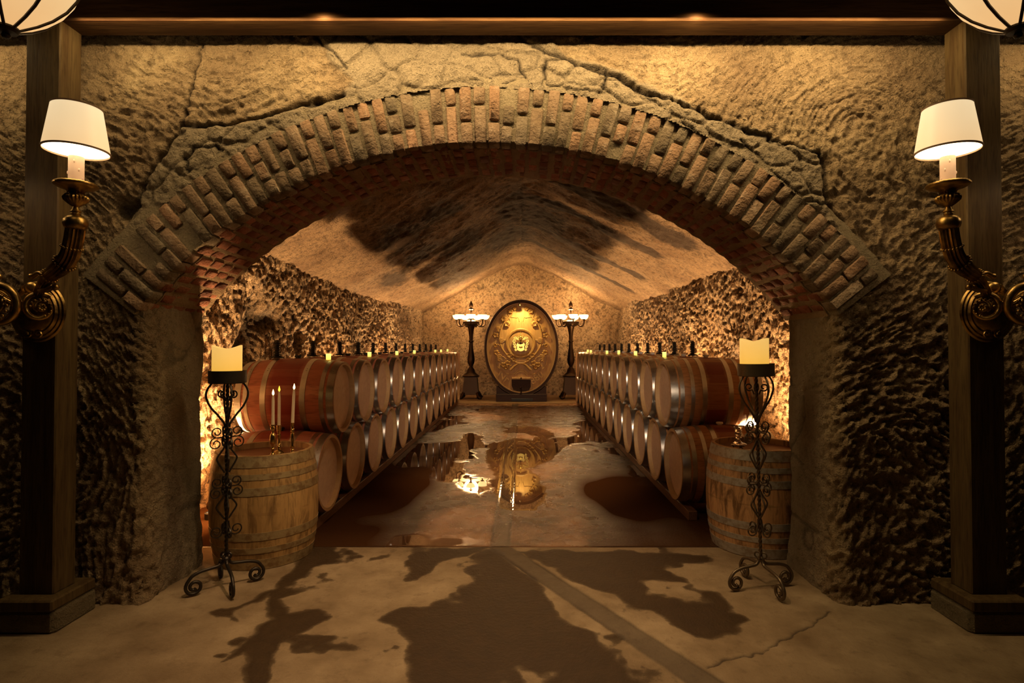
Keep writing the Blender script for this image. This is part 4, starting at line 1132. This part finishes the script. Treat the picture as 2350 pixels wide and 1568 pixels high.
# cradle
cr_ = empty('cask_cradle', (cc.x, YC+.5, .018), 'dark timber cradle carrying the great carved cask', 'cradle')
hw_ = 57*s86; zt = (926-891)*s86
def cradle_plank(y0):
    n = 24; pts = [(-hw_, 0), (hw_, 0), (hw_, zt)]
    for i in range(n+1):
        x = hw_*.96-2*hw_*.96*i/n
        z = ZC-AH*1.035*math.sqrt(max(0, 1-(x/(AW*1.035))**2)); pts.append((x, min(max(z-.005, .05), zt)))
    pts.append((-hw_, zt))
    m = MB(); m.prism(pts, y0, y0+.12); return m
cradle_plank(-.56).build('cradle_plank', M_cradle, cr_, smooth=False); cradle_plank(.42).build('cradle_plank', M_cradle, cr_, smooth=False)
m = MB(); m.box(-hw_-.01, hw_+.01, -.60, -.55, 0, .20, .01); m.build('cradle_board', M_cradle, cr_)
m = MB(); m.box(-hw_+.02, hw_-.02, -.42, .40, 0, .10, .01); m.build('cradle_sill', M_cradle, cr_)
m = MB(); m.box(-.26, .30, -.62, -.60, .02, .085, .004); m.build('vent_board', M_black, cr_)

# ------------------------------------------------------------------ torchieres
def make_torch(label):
    r = empty('torchere', (0, 0, 0), label, 'floor lamp', 'torcheres beside the cask')
    m = MB(); m.lathe([(.001, .60), (.22, .60), (.24, .63), (.20, .66), (.12, .72), (.10, .80), (.045, .88), (.05, .90), (.09, .98), (.105, 1.08), (.09, 1.20), (.06, 1.40), (.05, 1.55), (.07, 1.57), (.07, 1.60), (.05, 1.62), (.055, 1.75), (.08, 1.92), (.11, 2.0), (.001, 2.0)], 32); m.build('column', M_bronze, r, ang=40)
    m = MB()
    m.add([(-.17, -.17, .60), (.17, -.17, .60), (.17, .17, .60), (-.17, .17, .60), (-.22, -.22, .12), (.22, -.22, .12), (.22, .22, .12), (-.22, .22, .12)], [(0, 1, 2, 3), (7, 6, 5, 4), (0, 4, 5, 1), (1, 5, 6, 2), (2, 6, 7, 3), (3, 7, 4, 0)]); m.build('base_block', M_bronze, r, smooth=False)
    for q in range(4):
        a = q*PI/2+PI/4; m = MB(); c_, s_ = math.cos(a), math.sin(a)
        m.tube([(c_*u, s_*u, z) for u, z in ((.26, .17), (.31, .10), (.33, .055), (.37, .035), (.42, .03))], [.05, .05, .055, .045, .025], 10)
        m.ball((c_*.38, s_*.38, .03), (.05, .05, .03), 8); m.build('paw_foot', M_bronze, r, ang=60)
    m = MB(); m.lathe([(.001, 2.0), (.14, 2.0), (.20, 2.04), (.23, 2.05), (.23, 2.13), (.20, 2.15), (.06, 2.18), (.001, 2.18)], 32); m.build('tray', M_bronze, r, ang=40)
    m = MB(); m.lathe([(.02, 2.17), (.03, 2.30), (.02, 2.45), (.07, 2.47), (.07, 2.49), (.03, 2.51), (.06, 2.56), (.05, 2.62), (.02, 2.68), (.002, 2.72)], 20); m.build('finial', M_bronze, r, ang=40)
    for q in range(7):
        a = q*2*PI/7+.3; c_, s_ = math.cos(a), math.sin(a)
        m = MB(); m.tube(spline([(c_*.20, s_*.20, 2.08), (c_*.28, s_*.28, 2.00), (c_*.36, s_*.36, 2.02), (c_*.40, s_*.40, 2.10), (c_*.40, s_*.40, 2.18)], 6), .018, 8)
        m.lathe([(.001, 2.17), (.05, 2.17), (.05, 2.19), (.001, 2.19)], 12, Matrix.Translation((c_*.40, s_*.40, 0))); m.build('arm', M_bronze, r, ang=60)
        m = MB(); m.lathe([(.001, 2.19), (.05, 2.195), (.09, 2.22), (.115, 2.26), (.128, 2.31), (.122, 2.31), (.085, 2.235), (.001, 2.21)], 24, Matrix.Translation((c_*.40, s_*.40, 0))); m.build('bowl', M_bowl, r, ang=60)
    return r
YT = 15.6
t_l = make_torch('dark bronze torchere with glowing bowls left of the great cask'); t_l.location = (W(1081, 800, YT).x, YT, .018)
dup(t_l, (W(1310, 800, YT).x, YT, .018), 'dark bronze torchere with glowing bowls right of the great cask')
# end boards of the barrel stacks
for x, y, sd in ((XBL, YLL[-1]+.42, 'left'), (XBR, YLR[-1]+.42, 'right')):
    m = MB(); m.box(x-.40, x+.40, y, y+.03, 0, 1.30, .006)
    tag(m.build('end_panel', M_rim), f'tall narrow timber panel closing the far end of the {sd} barrel stack', 'panel')

# ------------------------------------------------------------------ uplights behind the barrels
LT = []
def uplight(x, y, tilt_s, power, label):
    r = empty('uplight', (x, y, 0), label, 'uplight')
    m = MB(); m.lathe([(.001, 0), (.06, 0), (.06, .05), (.045, .055), (.045, .03), (.001, .03)], 20); m.build('housing', M_black, r)
    m = MB(); m.lathe([(.001, .040), (.044, .040)], 20); m.build('lens', M_bulb, r)
    ld = bpy.data.lights.new('uplight_lamp', 'SPOT'); ld.energy = power; ld.color = (1.0, .58, .24); ld.spot_size = math.radians(130); ld.spot_blend = .8; ld.shadow_soft_size = .04
    lo = bpy.data.objects.new('uplight_lamp', ld); C.objects.link(lo); lo.location = (x, y, .09); lo.rotation_euler = (PI, math.radians(tilt_s), 0)
def plight(loc, power, color=WARM, size=.05, name='lamp_light'):
    ld = bpy.data.lights.new(name, 'POINT'); ld.energy = power; ld.color = color; ld.shadow_soft_size = size
    lo = bpy.data.objects.new(name, ld); C.objects.link(lo); lo.location = loc; return lo
def slight(loc, target, power, ang, blend=.6, color=WARM, size=.04, name='spot_light'):
    ld = bpy.data.lights.new(name, 'SPOT'); ld.energy = power; ld.color = color; ld.spot_size = math.radians(ang); ld.spot_blend = blend; ld.shadow_soft_size = size
    lo = bpy.data.objects.new(name, ld); C.objects.link(lo); lo.location = loc
    v = Vector(target)-Vector(loc); lo.rotation_euler = v.to_track_quat('-Z', 'Y').to_euler(); return lo
UPO = ['nearest the arch', 'second from the arch', 'third from the arch', 'farthest from the arch']
for i, y in enumerate((4.75, 8.2, 11.4, 14.0)):
    uplight(-2.60, y, 0, (800, 520, 800, 560)[i], f'small black floor uplight behind the left barrels, {UPO[i]}')
for i, y in enumerate((5.6, 8.6, 11.6, 13.9)):
    uplight(2.50, y, 0, (700, 800, 700, 700)[i], f'small black floor uplight behind the right barrels, {UPO[i]}')
for bx_, sgn in (((PL[0]+PL[1])/2, 1), ((PR[0]+PR[1])/2, -1)):
    for q in (-1, 1):
        plight((bx_+q*.389, 2.64, zsc+.775), 6, WARM, .03, 'wall_lamp_bulb')
def strip(x, w, power):  # unseen area strip, added to wash the front wall evenly
    ld = bpy.data.lights.new('added_wall_wash', 'AREA'); ld.shape = 'RECTANGLE'; ld.size = w; ld.size_y = .03; ld.energy = power; ld.color = (1.0, .695, .33)
    lo = bpy.data.objects.new('added_wall_wash', ld); C.objects.link(lo); lo.location = (x, 2.87, 3.135)
    lo.rotation_euler = (math.radians(38), 0, 0)
strip(-.06, 4.5, 27); strip(.55, 2.6, 14); strip(-3.05, .6, 3.2); strip(2.95, .6, 3.2)
for x, e in ((-1.03, 7), (.91, 9)):
    slight((x, 2.86, 3.14), (x, DF, 2.75), e, 168, .7, (1.0, .695, .33), .03, 'downlight')
slight((-.35, 2.1, 3.7), (-.35, 3.25, 0), 270, 66, .9, (1.0, .62, .34), .08, 'added_floor_spot')  # unseen spot added to brighten the foreground floor
for y in (6.2, 9.2, 12.0):
    slight((-.05, y, 3.6), (-.05, y, 0), 300, 46, .8, (1.0, .56, .24), .08, 'added_aisle_spot')  # added spots without fixtures, brightening the aisle floor only
slight((-.02, 14.38, 2.62), (0, YC+.05, 1.7), 105, 100, .9, (1.0, .70, .26), .02, 'cask_spot')
for x in (t_l.location.x, W(1310, 800, YT).x): plight((x, YT, 2.45), 190, (1.0, .60, .26), .2, 'torchere_light')
slight((0, .2, 2.1), (0, 7, .95), 820, 38, .9, (1.0, .73, .50), .08, 'added_front_fill')  # added fill through the arch for the barrel heads, no fixture

w = bpy.data.worlds.new('world'); sc.world = w; w.use_nodes = True
w.node_tree.nodes['Background'].inputs[0].default_value = (1.0, .55, .25, 1); w.node_tree.nodes['Background'].inputs[1].default_value = .004
sc.view_settings.view_transform = 'Standard'; sc.view_settings.look = 'None'; sc.view_settings.gamma = 1; sc.view_settings.exposure = 0.0
